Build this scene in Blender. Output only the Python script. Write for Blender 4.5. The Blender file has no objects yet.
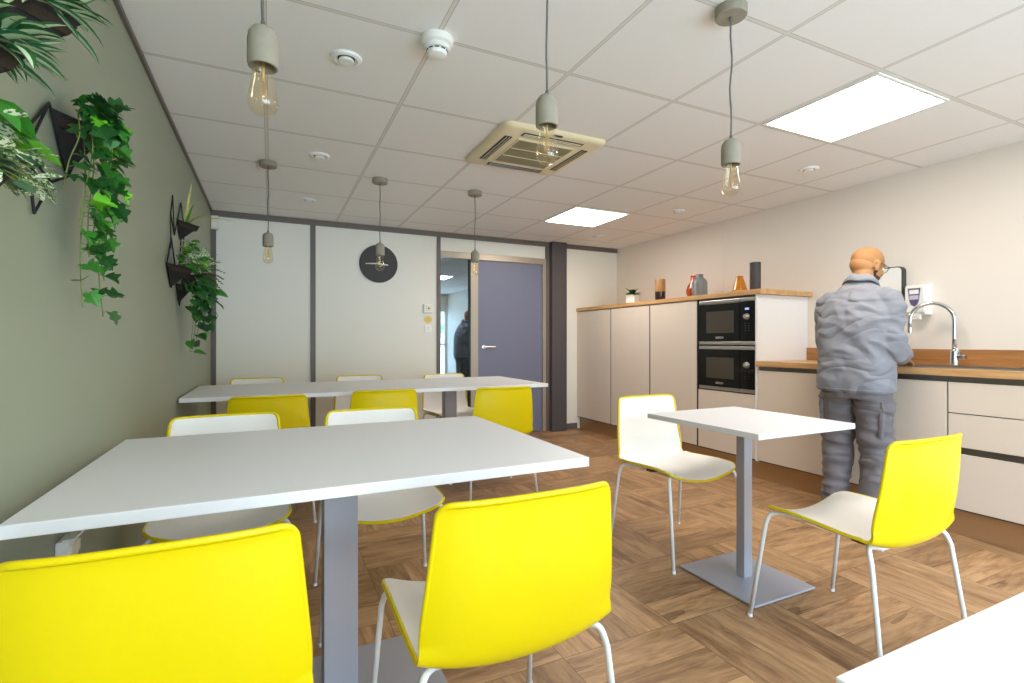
import bpy, bmesh, math, random
from mathutils import Vector, Matrix, noise, Euler
random.seed(7)
PI = math.pi
scn = bpy.context.scene
COL = scn.collection

# ------------------------------------------------------------------ colours and materials
def lin(c):
    c = c / 255.0
    return c / 12.92 if c <= 0.04045 else ((c + 0.055) / 1.055) ** 2.4
def rgb(r, g, b): return (lin(r), lin(g), lin(b), 1.0)

class Nodes:
    def __init__(s, name):
        s.m = bpy.data.materials.new(name); s.m.use_nodes = True
        s.t = s.m.node_tree; s.b = s.t.nodes['Principled BSDF']; s.out = s.t.nodes['Material Output']
    def n(s, kind, **kw):
        x = s.t.nodes.new(kind)
        for k, v in kw.items(): setattr(x, k, v)
        return x
    def link(s, a, b): s.t.links.new(a, b)
    def val(s, sock, v):
        if isinstance(v, (int, float, tuple)): sock.default_value = v
        else: s.link(v, sock)
    def math(s, op, a, b=None, c=None):
        x = s.n('ShaderNodeMath', operation=op); s.val(x.inputs[0], a)
        if b is not None: s.val(x.inputs[1], b)
        if c is not None: s.val(x.inputs[2], c)
        return x.outputs[0]
    def mix(s, f, a, b, blend='MIX'):
        x = s.n('ShaderNodeMix', data_type='RGBA', blend_type=blend)
        s.val(x.inputs[0], f); s.val(x.inputs[6], a); s.val(x.inputs[7], b)
        return x.outputs[2]
    def coord(s, which='Object'):
        return s.n('ShaderNodeTexCoord').outputs[which]
    def noise(s, vec, scale, detail=3, rough=0.55, dist=0.0):
        x = s.n('ShaderNodeTexNoise'); s.link(vec, x.inputs['Vector'])
        x.inputs['Scale'].default_value = scale; x.inputs['Detail'].default_value = detail
        x.inputs['Roughness'].default_value = rough; x.inputs['Distortion'].default_value = dist
        return x.outputs['Fac']
    def bump(s, h, strength, dist=0.01):
        x = s.n('ShaderNodeBump'); x.inputs['Strength'].default_value = strength; x.inputs['Distance'].default_value = dist
        s.link(h, x.inputs['Height']); s.link(x.outputs[0], s.b.inputs['Normal'])
    def ramp(s, f, stops):
        x = s.n('ShaderNodeValToRGB'); s.link(f, x.inputs[0]); e = x.color_ramp.elements
        e[0].position, e[0].color = stops[0]; e[1].position, e[1].color = stops[-1]
        for p, c in stops[1:-1]:
            q = e.new(p); q.color = c
        return x.outputs[0]

def mat(name, c, rough=0.5, metal=0.0, var=0.04, scale=6.0, bump=0.0, bscale=60.0, spec=0.5, coat=0.0, sheen=0.0):
    """a plain surface with a slight uneven tone (and grain when bump > 0)"""
    N = Nodes(name)
    v = N.noise(N.coord(), scale, 4)
    dark = (c[0] * (1 - var), c[1] * (1 - var), c[2] * (1 - var), 1); lite = (min(1, c[0] * (1 + var)), min(1, c[1] * (1 + var)), min(1, c[2] * (1 + var)), 1)
    N.link(N.mix(v, dark, lite), N.b.inputs['Base Color'])
    N.b.inputs['Roughness'].default_value = rough; N.b.inputs['Metallic'].default_value = metal
    N.b.inputs['Specular IOR Level'].default_value = spec
    if coat: N.b.inputs['Coat Weight'].default_value = coat; N.b.inputs['Coat Roughness'].default_value = 0.1
    if sheen: N.b.inputs['Sheen Weight'].default_value = sheen
    if bump: N.bump(N.noise(N.coord(), bscale, 4), bump, 0.002)
    return N.m

def wood(name, c1, c2, axis=1, rough=0.45, scale=1.0):
    N = Nodes(name)
    mp = N.n('ShaderNodeMapping'); N.link(N.coord(), mp.inputs['Vector'])
    sc = [22 * scale, 22 * scale, 22 * scale]; sc[axis] = 1.6 * scale
    mp.inputs['Scale'].default_value = sc
    g = N.noise(mp.outputs[0], 1.0, 6, 0.6, 0.6)
    f = N.noise(mp.outputs[0], 5.0, 3, 0.6)
    h = N.math('ADD', N.math('MULTIPLY', g, 0.75), N.math('MULTIPLY', f, 0.25))
    N.link(N.ramp(h, [(0.3, c1), (0.7, c2)]), N.b.inputs['Base Color'])
    N.b.inputs['Roughness'].default_value = rough
    N.bump(h, 0.08, 0.002)
    return N.m

def floor_mat():
    N = Nodes('basket_weave_wood_floor')
    sep = N.n('ShaderNodeSeparateXYZ'); N.link(N.coord(), sep.inputs[0])
    X, Y = sep.outputs[0], sep.outputs[1]
    B = 0.52
    u = N.math('DIVIDE', N.math('SUBTRACT', X, 1.478 - 20 * B), B); v = N.math('DIVIDE', N.math('SUBTRACT', Y, 1.578 - 20 * B), B)
    fu, fv = N.math('FLOOR', u), N.math('FLOOR', v)
    par = N.math('MODULO', N.math('ADD', fu, fv), 2.0)          # 1: boards run along Y
    ru, rv = N.math('FRACT', u), N.math('FRACT', v)
    across = N.math('ADD', N.math('MULTIPLY', par, ru), N.math('MULTIPLY', N.math('SUBTRACT', 1.0, par), rv))
    nb = 3.0
    ai = N.math('MULTIPLY', across, nb)
    bi = N.math('FLOOR', ai); bf = N.math('FRACT', ai)
    cid = N.n('ShaderNodeCombineXYZ'); N.link(fu, cid.inputs[0]); N.link(fv, cid.inputs[1]); N.link(bi, cid.inputs[2])
    wn = N.n('ShaderNodeTexWhiteNoise', noise_dimensions='3D'); N.link(cid.outputs[0], wn.inputs['Vector'])
    rnd = wn.outputs['Value']
    # grain coordinates: long along the board
    inv = N.math('SUBTRACT', 1.0, par)
    gx = N.math('ADD', N.math('MULTIPLY', par, X), N.math('MULTIPLY', inv, Y))    # across the board
    gy = N.math('ADD', N.math('MULTIPLY', par, Y), N.math('MULTIPLY', inv, X))    # along
    gc = N.n('ShaderNodeCombineXYZ')
    N.link(N.math('MULTIPLY', gx, 15.0), gc.inputs[0]); N.link(N.math('MULTIPLY', gy, 2.2), gc.inputs[1])
    N.link(N.math('MULTIPLY', rnd, 37.0), gc.inputs[2])
    g1 = N.noise(gc.outputs[0], 1.0, 6, 0.62, 1.1)
    g2 = N.noise(gc.outputs[0], 4.5, 4, 0.6, 0.3)
    h = N.math('ADD', N.math('MULTIPLY', g1, 0.7), N.math('MULTIPLY', g2, 0.3))
    base = N.ramp(h, [(0.30, rgb(112, 80, 54)), (0.43, rgb(154, 117, 82)), (0.55, rgb(182, 144, 104)), (0.72, rgb(200, 164, 124))])
    tone = N.ramp(rnd, [(0.0, (0.68, 0.66, 0.64, 1)), (0.3, (0.88, 0.88, 0.88, 1)), (1.0, (1.06, 1.05, 1.03, 1))])
    c = N.mix(1.0, base, tone, 'MULTIPLY')
    # knots
    k = N.noise(gc.outputs[0], 0.55, 2, 0.5, 0.5)
    kk = N.math('MULTIPLY', N.math('GREATER_THAN', k, 0.665), 0.45)
    c = N.mix(kk, c, rgb(74, 46, 30))
    # joints
    e1 = N.math('MINIMUM', bf, N.math('SUBTRACT', 1.0, bf))
    eu = N.math('MINIMUM', ru, N.math('SUBTRACT', 1.0, ru)); ev = N.math('MINIMUM', rv, N.math('SUBTRACT', 1.0, rv))
    j = N.math('MAXIMUM', N.math('LESS_THAN', e1, 0.008), N.math('LESS_THAN', N.math('MINIMUM', eu, ev), 0.0035))
    c = N.mix(N.math('MULTIPLY', j, 0.55), c, rgb(60, 38, 24))
    N.link(c, N.b.inputs['Base Color'])
    N.b.inputs['Roughness'].default_value = 0.42; N.b.inputs['Specular IOR Level'].default_value = 0.35
    N.bump(N.math('SUBTRACT', h, N.math('MULTIPLY', j, 0.8)), 0.12, 0.002)
    return N.m

def ceiling_mat():
    N = Nodes('mineral_ceiling_tiles')
    sep = N.n('ShaderNodeSeparateXYZ'); N.link(N.coord(), sep.inputs[0])
    def edge(s, o, p):
        r = N.math('FRACT', N.math('DIVIDE', N.math('SUBTRACT', s, o - 20 * p), p))
        return N.math('MULTIPLY', N.math('MINIMUM', r, N.math('SUBTRACT', 1.0, r)), p)
    d = N.math('MINIMUM', edge(sep.outputs[0], 1.93, 0.652), edge(sep.outputs[1], 2.06, 0.657))
    bar = N.math('LESS_THAN', d, 0.0075)
    rim = N.math('SUBTRACT', N.math('LESS_THAN', d, 0.0105), bar)  # thin shadow line beside each bar, painted into the tile colour
    sp = N.noise(N.coord(), 160, 3, 0.7)
    tile = N.mix(sp, rgb(234, 233, 232), rgb(243, 242, 241))
    c = N.mix(bar, tile, rgb(222, 219, 213)); c = N.mix(N.math('MULTIPLY', rim, 0.7), c, rgb(150, 146, 138))
    N.link(c, N.b.inputs['Base Color']); N.b.inputs['Roughness'].default_value = 0.85
    N.bump(N.math('SUBTRACT', N.math('MULTIPLY', sp, 0.15), N.math('MULTIPLY', rim, 1.0)), 0.25, 0.003)
    return N.m

def emit(name, c, s):
    N = Nodes(name); e = N.n('ShaderNodeEmission'); e.inputs[0].default_value = c; e.inputs[1].default_value = s
    N.link(e.outputs[0], N.out.inputs[0]); return N.m

def thin_glass(name, tint, refl, gloss=(1, 1, 1, 1), rough=0.0):
    """a thin pane: what comes through is tinted, a fixed share is mirrored on top of the Fresnel share"""
    N = Nodes(name)
    t = N.n('ShaderNodeBsdfTransparent'); t.inputs[0].default_value = tint
    g = N.n('ShaderNodeBsdfGlossy'); g.inputs['Color'].default_value = gloss; g.inputs['Roughness'].default_value = rough
    lw = N.n('ShaderNodeLayerWeight'); lw.inputs['Blend'].default_value = 0.5
    f = N.math('MINIMUM', N.math('ADD', N.math('MULTIPLY', N.math('POWER', lw.outputs['Facing'], 3.0), 0.45), refl + .03), 0.9)
    mx = N.n('ShaderNodeMixShader'); N.link(f, mx.inputs[0]); N.link(t.outputs[0], mx.inputs[1]); N.link(g.outputs[0], mx.inputs[2])
    N.link(mx.outputs[0], N.out.inputs[0]); return N.m

def leaf_mat(name, c1, c2, scale=40, rough=0.45, spots=None):
    N = Nodes(name)
    v = N.noise(N.coord(), scale, 3)
    c = N.mix(v, c1, c2)
    if spots:
        s = N.noise(N.coord(), spots[1], 2, 0.6)
        c = N.mix(N.math('GREATER_THAN', s, spots[2]), c, spots[0])
    N.link(c, N.b.inputs['Base Color']); N.b.inputs['Roughness'].default_value = rough
    N.b.inputs['Subsurface Weight'].default_value = 0.0
    return N.m

M = {}
M['floor'] = floor_mat()
M['ceiling'] = ceiling_mat()
M['green_wall'] = mat('sage_green_wall_paint', rgb(144, 150, 128), 0.5, var=0.03, scale=1.5, bump=0.05, bscale=300)
M['back_wall'] = mat('off_white_partition_panel', rgb(232, 230, 220), 0.55, var=0.015, scale=1.2)
M['right_wall'] = mat('warm_white_wall_panel', rgb(231, 222, 213), 0.6, var=0.015, scale=1.2)
M['trim'] = mat('taupe_metal_trim', rgb(104, 94, 88), 0.45, var=0.03)
M['column'] = mat('ribbed_dark_column', rgb(84, 78, 80), 0.5, var=0.03)
M['alu'] = mat('champagne_aluminium_frame', rgb(168, 154, 138), 0.35, 0.35, var=0.03)
M['door'] = mat('slate_blue_door_laminate', rgb(112, 115, 138), 0.45, var=0.02, bump=0.03, bscale=200)
M['chrome'] = mat('chrome', rgb(205, 208, 212), 0.12, 1.0, var=0.01)
M['steel'] = mat('brushed_steel', rgb(196, 192, 186), 0.3, 1.0, var=0.03)
M['satin'] = mat('satin_handle_metal', rgb(224, 220, 212), 0.25, 0.8, var=0.02)
M['white_plastic'] = mat('white_plastic', rgb(236, 236, 232), 0.35, var=0.01)
M['cream_plastic'] = mat('cream_plastic', rgb(230, 222, 196), 0.4, var=0.02)
M['ac_cream'] = mat('aged_cream_plastic', rgb(232, 218, 182), 0.4, var=0.03)
M['dark_plastic'] = mat('dark_plastic', rgb(58, 56, 52), 0.5, var=0.05)
M['table_top'] = mat('pale_grey_white_laminate', rgb(228, 228, 230), 0.42, var=0.012, scale=3, bump=0.04, bscale=220)
M['table_metal'] = mat('silver_grey_powder_coat', rgb(164, 164, 172), 0.4, 0.25, var=0.02, bump=0.05, bscale=500)
M['yellow'] = mat('glossy_yellow_plastic', rgb(222, 199, 0), 0.3, var=0.012, scale=3, coat=0.05, spec=0.35)
M['chair_white'] = mat('matt_white_plastic', rgb(238, 235, 230), 0.4, var=0.012, scale=3)
M['chair_leg'] = mat('white_enamel_tube', rgb(226, 228, 230), 0.3, var=0.01)
M['cab'] = mat('greige_cabinet_lacquer', rgb(222, 209, 196), 0.4, var=0.015, scale=1.5)
M['cab_side'] = mat('white_cabinet_side', rgb(236, 234, 234), 0.45, var=0.012)
M['carcass'] = mat('shadow_gap_grey', rgb(92, 86, 80), 0.5, var=0.04)
M['channel'] = mat('aluminium_grip_channel', rgb(120, 116, 110), 0.28, 0.85, var=0.05)
M['plinth'] = mat('bronze_plinth_metal', rgb(184, 146, 108), 0.34, 0.4, var=0.05)
M['worktop'] = wood('oak_worktop', rgb(176, 130, 82), rgb(220, 180, 128), 1)
M['splash'] = wood('oak_backsplash', rgb(140, 92, 50), rgb(190, 138, 84), 1)
M['black_glass'] = mat('black_glass', rgb(10, 9, 8), 0.08, var=0.1, spec=0.3)
M['oven_window'] = mat('smoked_oven_window', rgb(66, 60, 52), 0.1, var=0.1, spec=0.5)
M['grille'] = mat('olive_grille_mesh', rgb(146, 134, 100), 0.6, var=0.05)
M['gap'] = mat('door_gap_shade', rgb(48, 44, 42), 0.6, var=0.05)  # shade between the tall doors, put into the strip's colour
M['lettering'] = mat('silver_lettering', rgb(210, 208, 204), 0.4, 0.2, var=0.02)
M['display'] = emit('blue_white_display', rgb(170, 190, 255), 1.1)
M['concrete'] = mat('grey_concrete', rgb(150, 143, 128), 0.85, var=0.14, scale=30, bump=0.3, bscale=120)
M['cord'] = mat('grey_fabric_cord', rgb(104, 100, 96), 0.8, var=0.1)
M['bulb'] = thin_glass('amber_bulb_glass', (0.97, 0.92, 0.80, 1), 0.05)
M['filament'] = mat('amber_filament', rgb(214, 176, 124), 0.4, 0.2)
M['brass'] = mat('aged_brass', rgb(150, 120, 80), 0.35, 0.9)
M['pane'] = thin_glass('blue_tinted_pane', (0.42, 0.52, 0.60, 1), 0.46, (0.58, 0.74, 0.86, 1))
M['clear_pane'] = thin_glass('clear_window_pane', (0.95, 0.97, 0.96, 1), 0.0)
M['black_metal'] = mat('matt_black_metal', rgb(13, 12, 12), 0.6, 0.0, var=0.1)
M['soil'] = mat('dark_potting_soil', rgb(48, 36, 26), 0.95, var=0.4, scale=60, bump=0.5, bscale=90)
M['clock'] = mat('charcoal_clock_face', rgb(52, 46, 44), 0.55, var=0.06)
M['clock_hand'] = mat('pale_clock_hand', rgb(222, 216, 190), 0.4)
M['led'] = emit('led_panel', (1.0, 0.91, 0.81, 1), 19.5)
M['sticker'] = mat('yellow_sticker', rgb(226, 186, 30), 0.5, var=0.05)
M['purple'] = mat('purple_badge', rgb(96, 84, 122), 0.4, var=0.03)
M['lilac'] = mat('pale_lilac_badge', rgb(196, 190, 212), 0.4, var=0.03)
M['red_glaze'] = mat('rust_red_glaze', rgb(176, 70, 22), 0.2, var=0.1, scale=20, coat=0.3)
M['grey_glaze'] = mat('grey_ribbed_glaze', rgb(126, 128, 130), 0.25, var=0.2, scale=70, bump=0.3, bscale=120, coat=0.3)
M['amber_glaze'] = mat('amber_glaze', rgb(206, 130, 22), 0.2, var=0.08, scale=20, coat=0.3)
M['dark_glaze'] = mat('dark_brown_glaze', rgb(48, 34, 32), 0.2, var=0.1, coat=0.3)
M['charcoal'] = mat('charcoal_ceramic', rgb(72, 66, 68), 0.6, var=0.06)
M['pot_wood'] = wood('oak_canister', rgb(142, 100, 54), rgb(186, 140, 84), 2)
M['skin'] = mat('skin', rgb(172, 122, 75), 0.5, var=0.08, scale=14, bump=0.08, bscale=180)
M['stubble'] = mat('shaved_hair_stubble', rgb(162, 115, 71), 0.75, var=0.14, scale=22, bump=0.25, bscale=500)
M['beard'] = mat('dark_brown_beard', rgb(70, 48, 36), 0.9, var=0.3, scale=120, bump=0.6, bscale=400)
M['jacket'] = mat('blue_grey_work_cloth', rgb(150, 152, 162), 0.85, var=0.07, scale=9, bump=0.35, bscale=500, sheen=0.15)
def cloth(name, c):
    N = Nodes(name); co = N.coord()
    mp = N.n('ShaderNodeMapping'); N.link(co, mp.inputs['Vector']); mp.inputs['Rotation'].default_value = (0.5, 0.2, 0.3); mp.inputs['Scale'].default_value = (3.2, 3.2, 6.5)
    a = N.noise(mp.outputs[0], 1.0, 1.5, 0.4, 1.0); r = N.math('ABSOLUTE', N.math('SUBTRACT', a, 0.5))
    r = N.math('MINIMUM', N.math('MULTIPLY', r, 5.0), 1.0)
    fine = N.noise(co, 500, 2)
    v = N.noise(co, 9, 4)
    N.link(N.mix(v, (c[0] * .93, c[1] * .93, c[2] * .93, 1), (min(1, c[0] * 1.07), min(1, c[1] * 1.07), min(1, c[2] * 1.07), 1)), N.b.inputs['Base Color'])
    N.b.inputs['Roughness'].default_value = 0.8; N.b.inputs['Sheen Weight'].default_value = 0.1
    N.bump(N.math('ADD', r, N.math('MULTIPLY', fine, 0.03)), 0.55, 0.02)
    return N.m
M['jacket'] = cloth('creased_blue_grey_work_cloth', rgb(128, 129, 138))
M['trousers'] = cloth('creased_grey_work_trousers', rgb(106, 102, 106))
M['shoe'] = mat('black_work_shoe', rgb(38, 36, 36), 0.5, var=0.1)
M['dark_frame'] = mat('dark_spectacle_frame', rgb(34, 30, 30), 0.3)
M['corridor'] = mat('blue_grey_corridor_paint', rgb(96, 112, 126), 0.7, var=0.03)
# foliage
M['leaf_dark'] = leaf_mat('dark_green_leaf', rgb(18, 62, 22), rgb(40, 98, 38))
M['leaf_mid'] = leaf_mat('mid_green_leaf', rgb(38, 104, 34), rgb(74, 146, 48))
M['leaf_bright'] = leaf_mat('bright_green_leaf', rgb(74, 168, 24), rgb(128, 208, 44))
M['leaf_pale'] = leaf_mat('pale_edged_leaf', rgb(168, 196, 150), rgb(208, 220, 190))
M['leaf_spotted'] = leaf_mat('white_mottled_leaf', rgb(48, 96, 40), rgb(92, 138, 66), 60, 0.5, (rgb(226, 230, 196), 150, 0.5))
M['leaf_yellow'] = leaf_mat('yellow_green_leaf', rgb(140, 146, 64), rgb(222, 214, 128), 60)
M['leaf_grey'] = leaf_mat('grey_green_leaf', rgb(54, 88, 62), rgb(96, 128, 92))
M['leaf_brown'] = leaf_mat('brown_frond', rgb(62, 48, 22), rgb(96, 84, 34))
M['stem'] = mat('green_stem', rgb(112, 128, 58), 0.6, var=0.15, scale=40)

# ------------------------------------------------------------------ geometry helpers
def obj(name, bm, m, parent=None, smooth=False, angle=None):
    me = bpy.data.meshes.new(name); bm.normal_update()
    bmesh.ops.recalc_face_normals(bm, faces=bm.faces[:])
    bm.to_mesh(me); bm.free()
    ms = m if isinstance(m, (list, tuple)) else [m]
    for x in ms: me.materials.append(M[x] if isinstance(x, str) else x)
    if smooth or angle:
        for p in me.polygons: p.use_smooth = True
        if angle: me.set_sharp_from_angle(angle=math.radians(angle))
    o = bpy.data.objects.new(name, me); COL.objects.link(o)
    if parent is not None: o.parent = parent
    return o
def tag(o, label=None, cat=None, group=None, kind=None):
    if label: o['label'] = label
    if cat: o['category'] = cat
    if group: o['group'] = group
    if kind: o['kind'] = kind
    return o
def thing(name, label, cat, loc=(0, 0, 0), rz=0.0, group=None):
    o = bpy.data.objects.new(name, None); COL.objects.link(o)
    o.empty_display_size = 0.1; o.location = loc; o.rotation_euler = (0, 0, rz)
    return tag(o, label, cat, group)
def struct(name, bm, m, parent=None, label=None, **kw):
    o = obj(name, bm, m, parent, **kw)
    if parent is None: o['kind'] = 'structure'
    if label: o['label'] = label
    return o
def dup(root, loc, rz, label, group=None):
    r = root.copy(); COL.objects.link(r); r.location = loc; r.rotation_euler = (0, 0, rz); r['label'] = label
    if group: r['group'] = group
    for ch in list(root.children):
        c = ch.copy(); COL.objects.link(c); c.parent = r
        for g in list(ch.children):
            d = g.copy(); COL.objects.link(d); d.parent = c
    return r
def new(): return bmesh.new()
def merge(bm, other, mi=None):
    me = bpy.data.meshes.new('tmp'); other.to_mesh(me); other.free()
    n = len(bm.faces); bm.from_mesh(me); bpy.data.meshes.remove(me)
    bm.faces.ensure_lookup_table()
    if mi is not None:
        for f in bm.faces[n:]: f.material_index = mi
def box(bm, x0, x1, y0, y1, z0, z1, bev=0.0, seg=2, mi=0):
    b = bmesh.new(); bmesh.ops.create_cube(b, size=1)
    for v in b.verts: v.co = Vector((x0 + (v.co.x + .5) * (x1 - x0), y0 + (v.co.y + .5) * (y1 - y0), z0 + (v.co.z + .5) * (z1 - z0)))
    if bev > 0: bmesh.ops.bevel(b, geom=b.edges[:], offset=bev, segments=seg, profile=0.5, affect='EDGES')
    merge(bm, b, mi); return bm
def frame_of(d):
    d = d.normalized(); up = Vector((0, 0, 1)) if abs(d.z) < 0.9 else Vector((0, 1, 0))
    s = d.cross(up).normalized(); return s, s.cross(d).normalized()
def tube(bm, pts, r, n=10, caps=True, mi=0):
    """pts polyline; r number or list; parallel-transported rings"""
    pts = [Vector(p) for p in pts]; rs = r if isinstance(r, (list, tuple)) else [r] * len(pts)
    dirs = []
    for i in range(len(pts)):
        a = pts[max(0, i - 1)]; b = pts[min(len(pts) - 1, i + 1)]; dirs.append((b - a).normalized())
    s, u = frame_of(dirs[0]); rings = []
    for i, p in enumerate(pts):
        if i:
            s = (s - dirs[i] * s.dot(dirs[i])).normalized(); u = s.cross(dirs[i]).normalized()
        rr = rs[i]; a, b = (rr if isinstance(rr, (list, tuple)) else (rr, rr))
        rings.append([bm.verts.new(p + s * math.cos(2 * PI * k / n) * a + u * math.sin(2 * PI * k / n) * b) for k in range(n)])
    for i in range(len(rings) - 1):
        for k in range(n):
            f = bm.faces.new((rings[i][k], rings[i][(k + 1) % n], rings[i + 1][(k + 1) % n], rings[i + 1][k])); f.material_index = mi
    if caps:
        bm.faces.new(rings[0][::-1]).material_index = mi; bm.faces.new(rings[-1]).material_index = mi
    return bm
def curve_pts(ctrl, n=8):
    """Catmull-Rom through control points"""
    P = [Vector(p) for p in ctrl]; out = []
    for i in range(len(P) - 1):
        p0 = P[max(i - 1, 0)]; p1 = P[i]; p2 = P[i + 1]; p3 = P[min(i + 2, len(P) - 1)]
        for k in range(n):
            t = k / n
            out.append(0.5 * ((2 * p1) + (p2 - p0) * t + (2 * p0 - 5 * p1 + 4 * p2 - p3) * t * t + (3 * p1 - p0 - 3 * p2 + p3) * t ** 3))
    out.append(P[-1]); return out
def lathe(bm, prof, n=28, c=(0, 0, 0), mi=0, sx=1.0, sy=1.0):
    """prof: list of (r, z); a radius of zero closes the end"""
    c = Vector(c); rings = []
    for r, z in prof:
        if r <= 1e-6: rings.append([bm.verts.new(c + Vector((0, 0, z)))])
        else: rings.append([bm.verts.new(c + Vector((r * sx * math.cos(2 * PI * k / n), r * sy * math.sin(2 * PI * k / n), z))) for k in range(n)])
    for a, b in zip(rings, rings[1:]):
        for k in range(n):
            if len(a) == 1 and len(b) == 1: continue
            if len(a) == 1: f = bm.faces.new((a[0], b[k], b[(k + 1) % n]))
            elif len(b) == 1: f = bm.faces.new((a[k], a[(k + 1) % n], b[0]))
            else: f = bm.faces.new((a[k], a[(k + 1) % n], b[(k + 1) % n], b[k]))
            f.material_index = mi
    return bm
def prism(bm, poly, axis, a, b, mi=0):
    """extrude a 2-D polygon along x ('x': poly is (y,z)), y ('y': (x,z)) or z ('z': (x,y))"""
    def P(q, t): return {'x': (t, q[0], q[1]), 'y': (q[0], t, q[1]), 'z': (q[0], q[1], t)}[axis]
    va = [bm.verts.new(P(q, a)) for q in poly]; vb = [bm.verts.new(P(q, b)) for q in poly]; n = len(poly)
    fs = [bm.faces.new(va[::-1]), bm.faces.new(vb)]
    for k in range(n): fs.append(bm.faces.new((va[k], va[(k + 1) % n], vb[(k + 1) % n], vb[k])))
    for f in fs: f.material_index = mi
    return bm
def rrect(w, h, r, n=5, cx=0, cy=0):
    out = []
    for sx, sy, a0 in ((1, 1, 0), (-1, 1, 90), (-1, -1, 180), (1, -1, 270)):
        for k in range(n + 1):
            a = math.radians(a0 + 90 * k / n); out.append((cx + sx * (w / 2 - r) + r * math.cos(a), cy + sy * (h / 2 - r) + r * math.sin(a)))
    return out
def blob(bm, c, r, rot=None, sub=3):
    b = bmesh.new(); bmesh.ops.create_icosphere(b, subdivisions=sub, radius=1)
    R = rot if rot is not None else Matrix.Identity(3)
    for v in b.verts: v.co = Vector(c) + R @ Vector((v.co.x * r[0], v.co.y * r[1], v.co.z * r[2]))
    merge(bm, b); return bm
def text_mesh(name, s, size, loc, rot, m, parent, depth=0.0006):
    cu = bpy.data.curves.new(name, 'FONT'); cu.body = s; cu.size = size; cu.extrude = depth; cu.align_x = 'CENTER'; cu.align_y = 'CENTER'
    t = bpy.data.objects.new('tmp_text', cu); COL.objects.link(t)
    dg = bpy.context.evaluated_depsgraph_get(); dg.update()
    me = bpy.data.meshes.new_from_object(t.evaluated_get(dg)); bpy.data.objects.remove(t)
    me.transform(Matrix.Translation(loc) @ rot.to_matrix().to_4x4()); me.materials.clear(); me.materials.append(M[m]); me.name = name
    o = bpy.data.objects.new(name, me); COL.objects.link(o); o.parent = parent; return o
# ------------------------------------------------------------------ the room
XL, XR, YF, YB, H = -0.527, 4.31, -1.7, 5.69, 2.426
CH = 1.15
struct('floor', box(new(), XL - .15, XR + .15, YF - .15, YB + 2.6, -0.08, 0), 'floor')
bm = box(new(), XL - .15, XR + .15, YF - .15, YB + .12, H, H + .08)
struct('ceiling', bm, 'ceiling')
struct('wall_left', box(new(), XL - .12, XL, YF - .12, YB + .12, 0, H), 'green_wall')
bm = box(new(), XR, XR + .12, YF - .12, YB + .12, 0, H)
struct('wall_right', bm, 'right_wall')
# joint strips between the right wall's panels
for i, y in enumerate((3.856, 0.9)):
    struct('trim_%d' % (11 + i), box(new(), XR - .004, XR + .001, y - .006, y + .006, 1.59 if i == 0 else 1.1, H), 'right_wall')
# back wall with the opening of the glazed door set
bm = box(new(), XL, 1.745, YB, YB + .1, 0, H); box(bm, 3.237, XR, YB, YB + .1, 0, H); box(bm, 1.745, 3.237, YB + .02, YB + .08, 2.21, H)
struct('wall_back', bm, 'back_wall')
struct('trim_1', box(new(), XL, -0.484, YB - .014, YB, 0, H - .058, .002), 'trim')
struct('trim_2', box(new(), 0.372, 0.421, YB - .014, YB, 0, H - .058, .002), 'trim')
struct('trim_3', box(new(), 1.738, 1.782, YB - .016, YB + .09, 0, H - .058, .002), 'trim')
bm = box(new(), XL, 3.236, YB - .018, YB, H - .058, H, .002); box(bm, 3.452, XR, YB - .018, YB, H - .058, H, .002)
struct('trim_4', bm, 'trim')
struct('trim_5', box(new(), XL, XL + .016, YF, YB - .02, H - .022, H, .002), 'trim')          # along the green wall
struct('trim_6', box(new(), 3.19, 3.237, YB - .014, YB + .09, 0, H - .058, .002), 'trim')
struct('baseboard_back', box(new(), 3.452, 3.66, YB - .014, YB, 0, .075, .002), 'trim')
bm = box(new(), 0.421, 1.738, YB - .012, YB, 0, .07, .002); box(bm, -.484, .372, YB - .012, YB, 0, .07, .002)
struct('baseboard_partition', bm, 'trim')
struct('baseboard_left', box(new(), XL, XL + .012, YF, YB - .02, 0, .075, .002), 'trim')
# ribbed column
bm = new(); poly = [(3.236, 5.69)]
n = 9
for k in range(n):
    x0 = 3.236 + .214 * k / n; x1 = 3.236 + .214 * (k + 1) / n
    poly += [(x0, 5.60), (x1 - .005, 5.60), (x1 - .0045, 5.604), (x1 - .0005, 5.604)]
poly[1:1] = []
poly += [(3.45, 5.60), (3.45, 5.69)]
prism(bm, poly[::-1], 'z', 0, H)
struct('column', bm, 'column', label='dark ribbed column beside the door')
# door set: frame, slate door, side light
bm = box(new(), 2.157, 2.254, YB - .01, YB + .085, 0, 2.135, .003); box(bm, 3.14, 3.19, YB - .01, YB + .085, 0, 2.21, .003)
box(bm, 1.782, 3.14, YB - .01, YB + .085, 2.135, 2.21, .003); box(bm, 1.782, 2.157, YB - .01, YB + .085, 0, .09, .003)
struct('door_frame', bm, 'alu')
door = struct('door_1', box(new(), 2.256, 3.138, YB + .006, YB + .05, .006, 2.132, .002), 'door')
bm = new(); lathe(bm, [(0, 0), (.026, 0), (.026, .008), (.011, .010), (.011, .045), (0, .045)], 20)
bmesh.ops.rotate(bm, verts=bm.verts, cent=(0, 0, 0), matrix=Matrix.Rotation(PI / 2, 3, 'X')); bmesh.ops.translate(bm, verts=bm.verts, vec=(2.335, YB + .006, 1.083))
tube(bm, [(2.332, YB - .036, 1.083), (2.40, YB - .038, 1.083), (2.468, YB - .034, 1.083)], .013, 12)
obj('door_handle', bm, 'satin', door, angle=40)
for z in (1.98, 1.25, .25):
    bm = lathe(new(), [(0, -.045), (.009, -.045), (.009, .045), (0, .045)], 12, (3.136, YB - .012, z)); obj('hinge', bm, 'alu', door, angle=40)
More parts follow.
